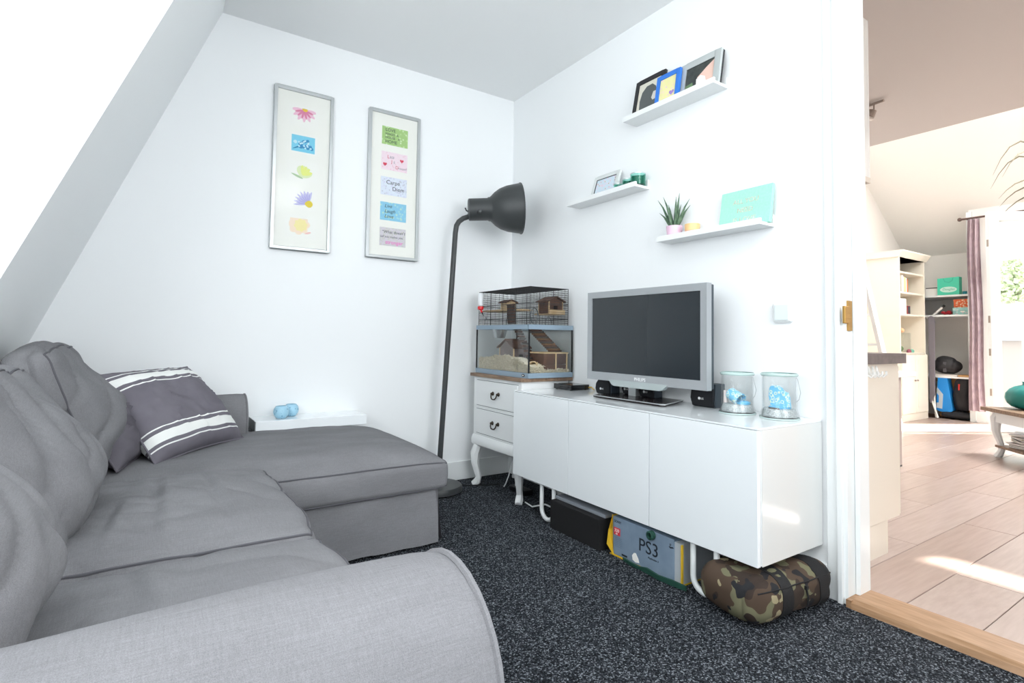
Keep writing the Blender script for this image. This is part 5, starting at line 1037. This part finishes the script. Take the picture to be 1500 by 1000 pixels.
# local x along uu, local y along rotated (-vv or +vv)
sg = 1 if (Vector((-uu.y, uu.x)).dot(vv_) > 0) else -1
def yl(a, b): return (min(sg*a, sg*b), max(sg*a, sg*b))
LT, WT = 0.62, 1.0
a, b = yl(0, WT); B(-0.0, LT, a, b, 0.352, 0.380).build('top', WOOD, ct, bevel=0.003, local=True)
a, b = yl(0.05, WT-0.05); B(0.05, LT-0.05, a, b, 0.27, 0.352).build('apron', WHITE, ct, bevel=0.003, local=True)
a, b = yl(0.06, WT-0.06); B(0.06, LT-0.06, a, b, 0.075, 0.093).build('lower_shelf', WOOD, ct, bevel=0.002, local=True)
for lx, sx in ((0.075, -1), (LT-0.075, 1)):
    for ly, sy in ((0.075, -1), (WT-0.075, 1)):
        m = MB(); pr = [(0.0, 0.352, 0.034), (0.35, 0.30, 0.038), (0.35, 0.20, 0.028), (0.05, 0.11, 0.022), (-0.05, 0.06, 0.021), (0.15, 0.022, 0.026), (0.35, 0.0, 0.022)]
        m.tube([(lx+sx*(o-0.2)*0.06, sg*(ly+sy*(o-0.2)*0.06), z) for o, z, r in pr], [r for o, z, r in pr], 8); m.build('leg', WHITE, ct, smooth=True, local=True)
tz = FZ+0.380
def tp(u, v): q = cor+uu*u+vv_*v; return (q.x, q.y)
x, y = tp(0.155, 0.235); t = thing('gourd_vase', 'round teal ribbed gourd vase on the coffee table', 'vase', (x, y, tz))
n = 40; k = 16; m = MB(); vs = []
prof = [(0.0, 0.0), (0.05, 0.002), (0.10, 0.02), (0.128, 0.05), (0.138, 0.085), (0.132, 0.12), (0.11, 0.152), (0.075, 0.175), (0.045, 0.184), (0.034, 0.188), (0.032, 0.205), (0.040, 0.212), (0.03, 0.213), (0.026, 0.2)]
for r, h in prof:
    for j in range(n):
        a_ = 2*PI*j/n; rr = r*(1-0.045*abs(math.cos(a_*4))**10 if 0.004 < h < 0.186 else 1); vs.append((x+rr*math.cos(a_), y+rr*math.sin(a_), tz+h))
m.add(vs, [(i*n+j, i*n+(j+1) % n, (i+1)*n+(j+1) % n, (i+1)*n+j) for i in range(len(prof)-1) for j in range(n)]); m.build('body', mat('teal_ceramic', '1f7f7a', 0.4), t, smooth=True)
MAGS = ['d9d3cf', '5a4a44', 'c9c2be', 'b04a3c', '3d3a38', 'd8c06a', 'c5b6ae', '4d5a5c', 'd6cdd6']
for i in range(9):
    x, y = tp(0.24+random.uniform(-.02, .02), 0.25+random.uniform(-.02, .02)); z = FZ+0.0935+i*0.0125
    t = thing('magazine', ('magazine on the coffee table shelf, %s of the pile' % ['lowest', 'second from the bottom', 'third from the bottom', 'fourth from the bottom', 'fifth from the bottom', 'sixth from the bottom', 'third from the top', 'second from the top', 'topmost'][i]), 'magazine', (x, y, z), 'magazines under the coffee table')
    t.rotation_euler = (0, 0, math.atan2(uu.y, uu.x)+random.uniform(-.35, .35)*(2 if i == 8 else 1)); B(-0.10, 0.10, -0.14, 0.14, 0.001, 0.0105).build('pages', PAPER, t, local=True); B(-0.105, 0.105, -0.145, 0.145, 0.0106, 0.0120).build('cover', mat('mag_%d' % i, MAGS[i], 0.4, var='8a7a74', vscale=14), t, local=True)
# palm fronds hanging into view at the top right
t = thing('palm_plant', 'tall palm whose thin leaf tips hang in from the right', 'plant', (4.45, -1.85, FZ))
m = MB(); m.lathe([(0.10, 0), (0.14, 0.30), (0.12, 0.30), (0.11, 0.28)], (4.45, -1.85, FZ), 24); m.build('pot', mat('pot_grey', 'b9b4ac', 0.6), t, smooth=True)
m = MB(); m.tube([(4.45, -1.85, FZ+0.02), (4.47, -1.85, 1.2), (4.45, -1.85, 2.2)], [0.03, 0.022, 0.015], 8); m.build('trunk', BARK, t, smooth=True)
for k in range(22):
    a_ = 2*PI*k/22+random.uniform(-.1, .1); l = random.uniform(0.40, 0.56); d = Vector((math.cos(a_), math.sin(a_), 0)); b_ = Vector((4.45, -1.85, 2.2)); up_ = random.uniform(0.05, 0.45)
    pts = [b_+d*l*q+Vector((0, 0, up_*math.sin(q*2.4)*1.2-0.14*q**3)) for q in (0, .15, .3, .45, .6, .75, .88, 1)]
    m = MB(); m.tube(pts, [0.004, 0.006, 0.008, 0.008, 0.007, 0.005, 0.003, 0.0006], 5); m.build('leaf', mat('palm_leaf', '6f6a58', 0.6), t, smooth=True)
# outside: tree and a neighbouring roof beyond the balcony
t = thing('garden_tree', 'pale green tree outside beyond the balcony door', 'tree', (21, 2.4, -3))
m = MB(); m.tube([(21, 2.4, -3), (21, 2.4, 2.6)], [0.2, 0.08], 8); m.build('trunk', BARK, t)
m = MB()
for k in range(1500):
    a_ = random.uniform(0, 2*PI); hh = random.random(); rr = (1-hh)*0.6*math.sqrt(random.random())+0.05; c = (21+rr*math.cos(a_), 2.5+rr*math.sin(a_), 2.2+hh*1.8); s = random.uniform(.07, .15)
    q = Vector((random.uniform(-1, 1), random.uniform(-1, 1), random.uniform(-1, 1))).normalized(); e1 = q.orthogonal().normalized(); e2 = q.cross(e1)
    m.add([Vector(c)+e1*s, Vector(c)+e2*s*.6, Vector(c)-e1*s, Vector(c)-e2*s*.6], [(0, 1, 2, 3)])
tag(m.build('foliage', mat('tree_leaf', 'd3dfbb', 0.7), t), kind='stuff')
t = thing('neighbour_house', 'grey roofed house outside beyond the balcony', 'house', (16, -1.5, -3)); B(15.5, 19, -6, 3.4, -3, 1.0).build('wall', mat('house_brick', 'b0a49c', 0.8), t)
m = MB(); m.prism([(15.3, 1.0), (19.2, 1.0), (17.2, 2.0)], 1, -6.2, 3.6); m.build('roof', mat('roof_slate', '8a8d94', 0.8), t)
t = thing('balcony', 'pale balcony deck outside the open glass door', 'balcony', (6.6, -1.6, -0.1)); B(5.86, 7.2, -3.2, -0.91, -0.15, -0.01).build('deck', mat('deck', 'd3cec6', 0.8), t); B(7.14, 7.2, -3.2, -0.91, -0.01, 0.95).build('parapet', mat('parapet_white', 'e8e6e2', 0.7), t)
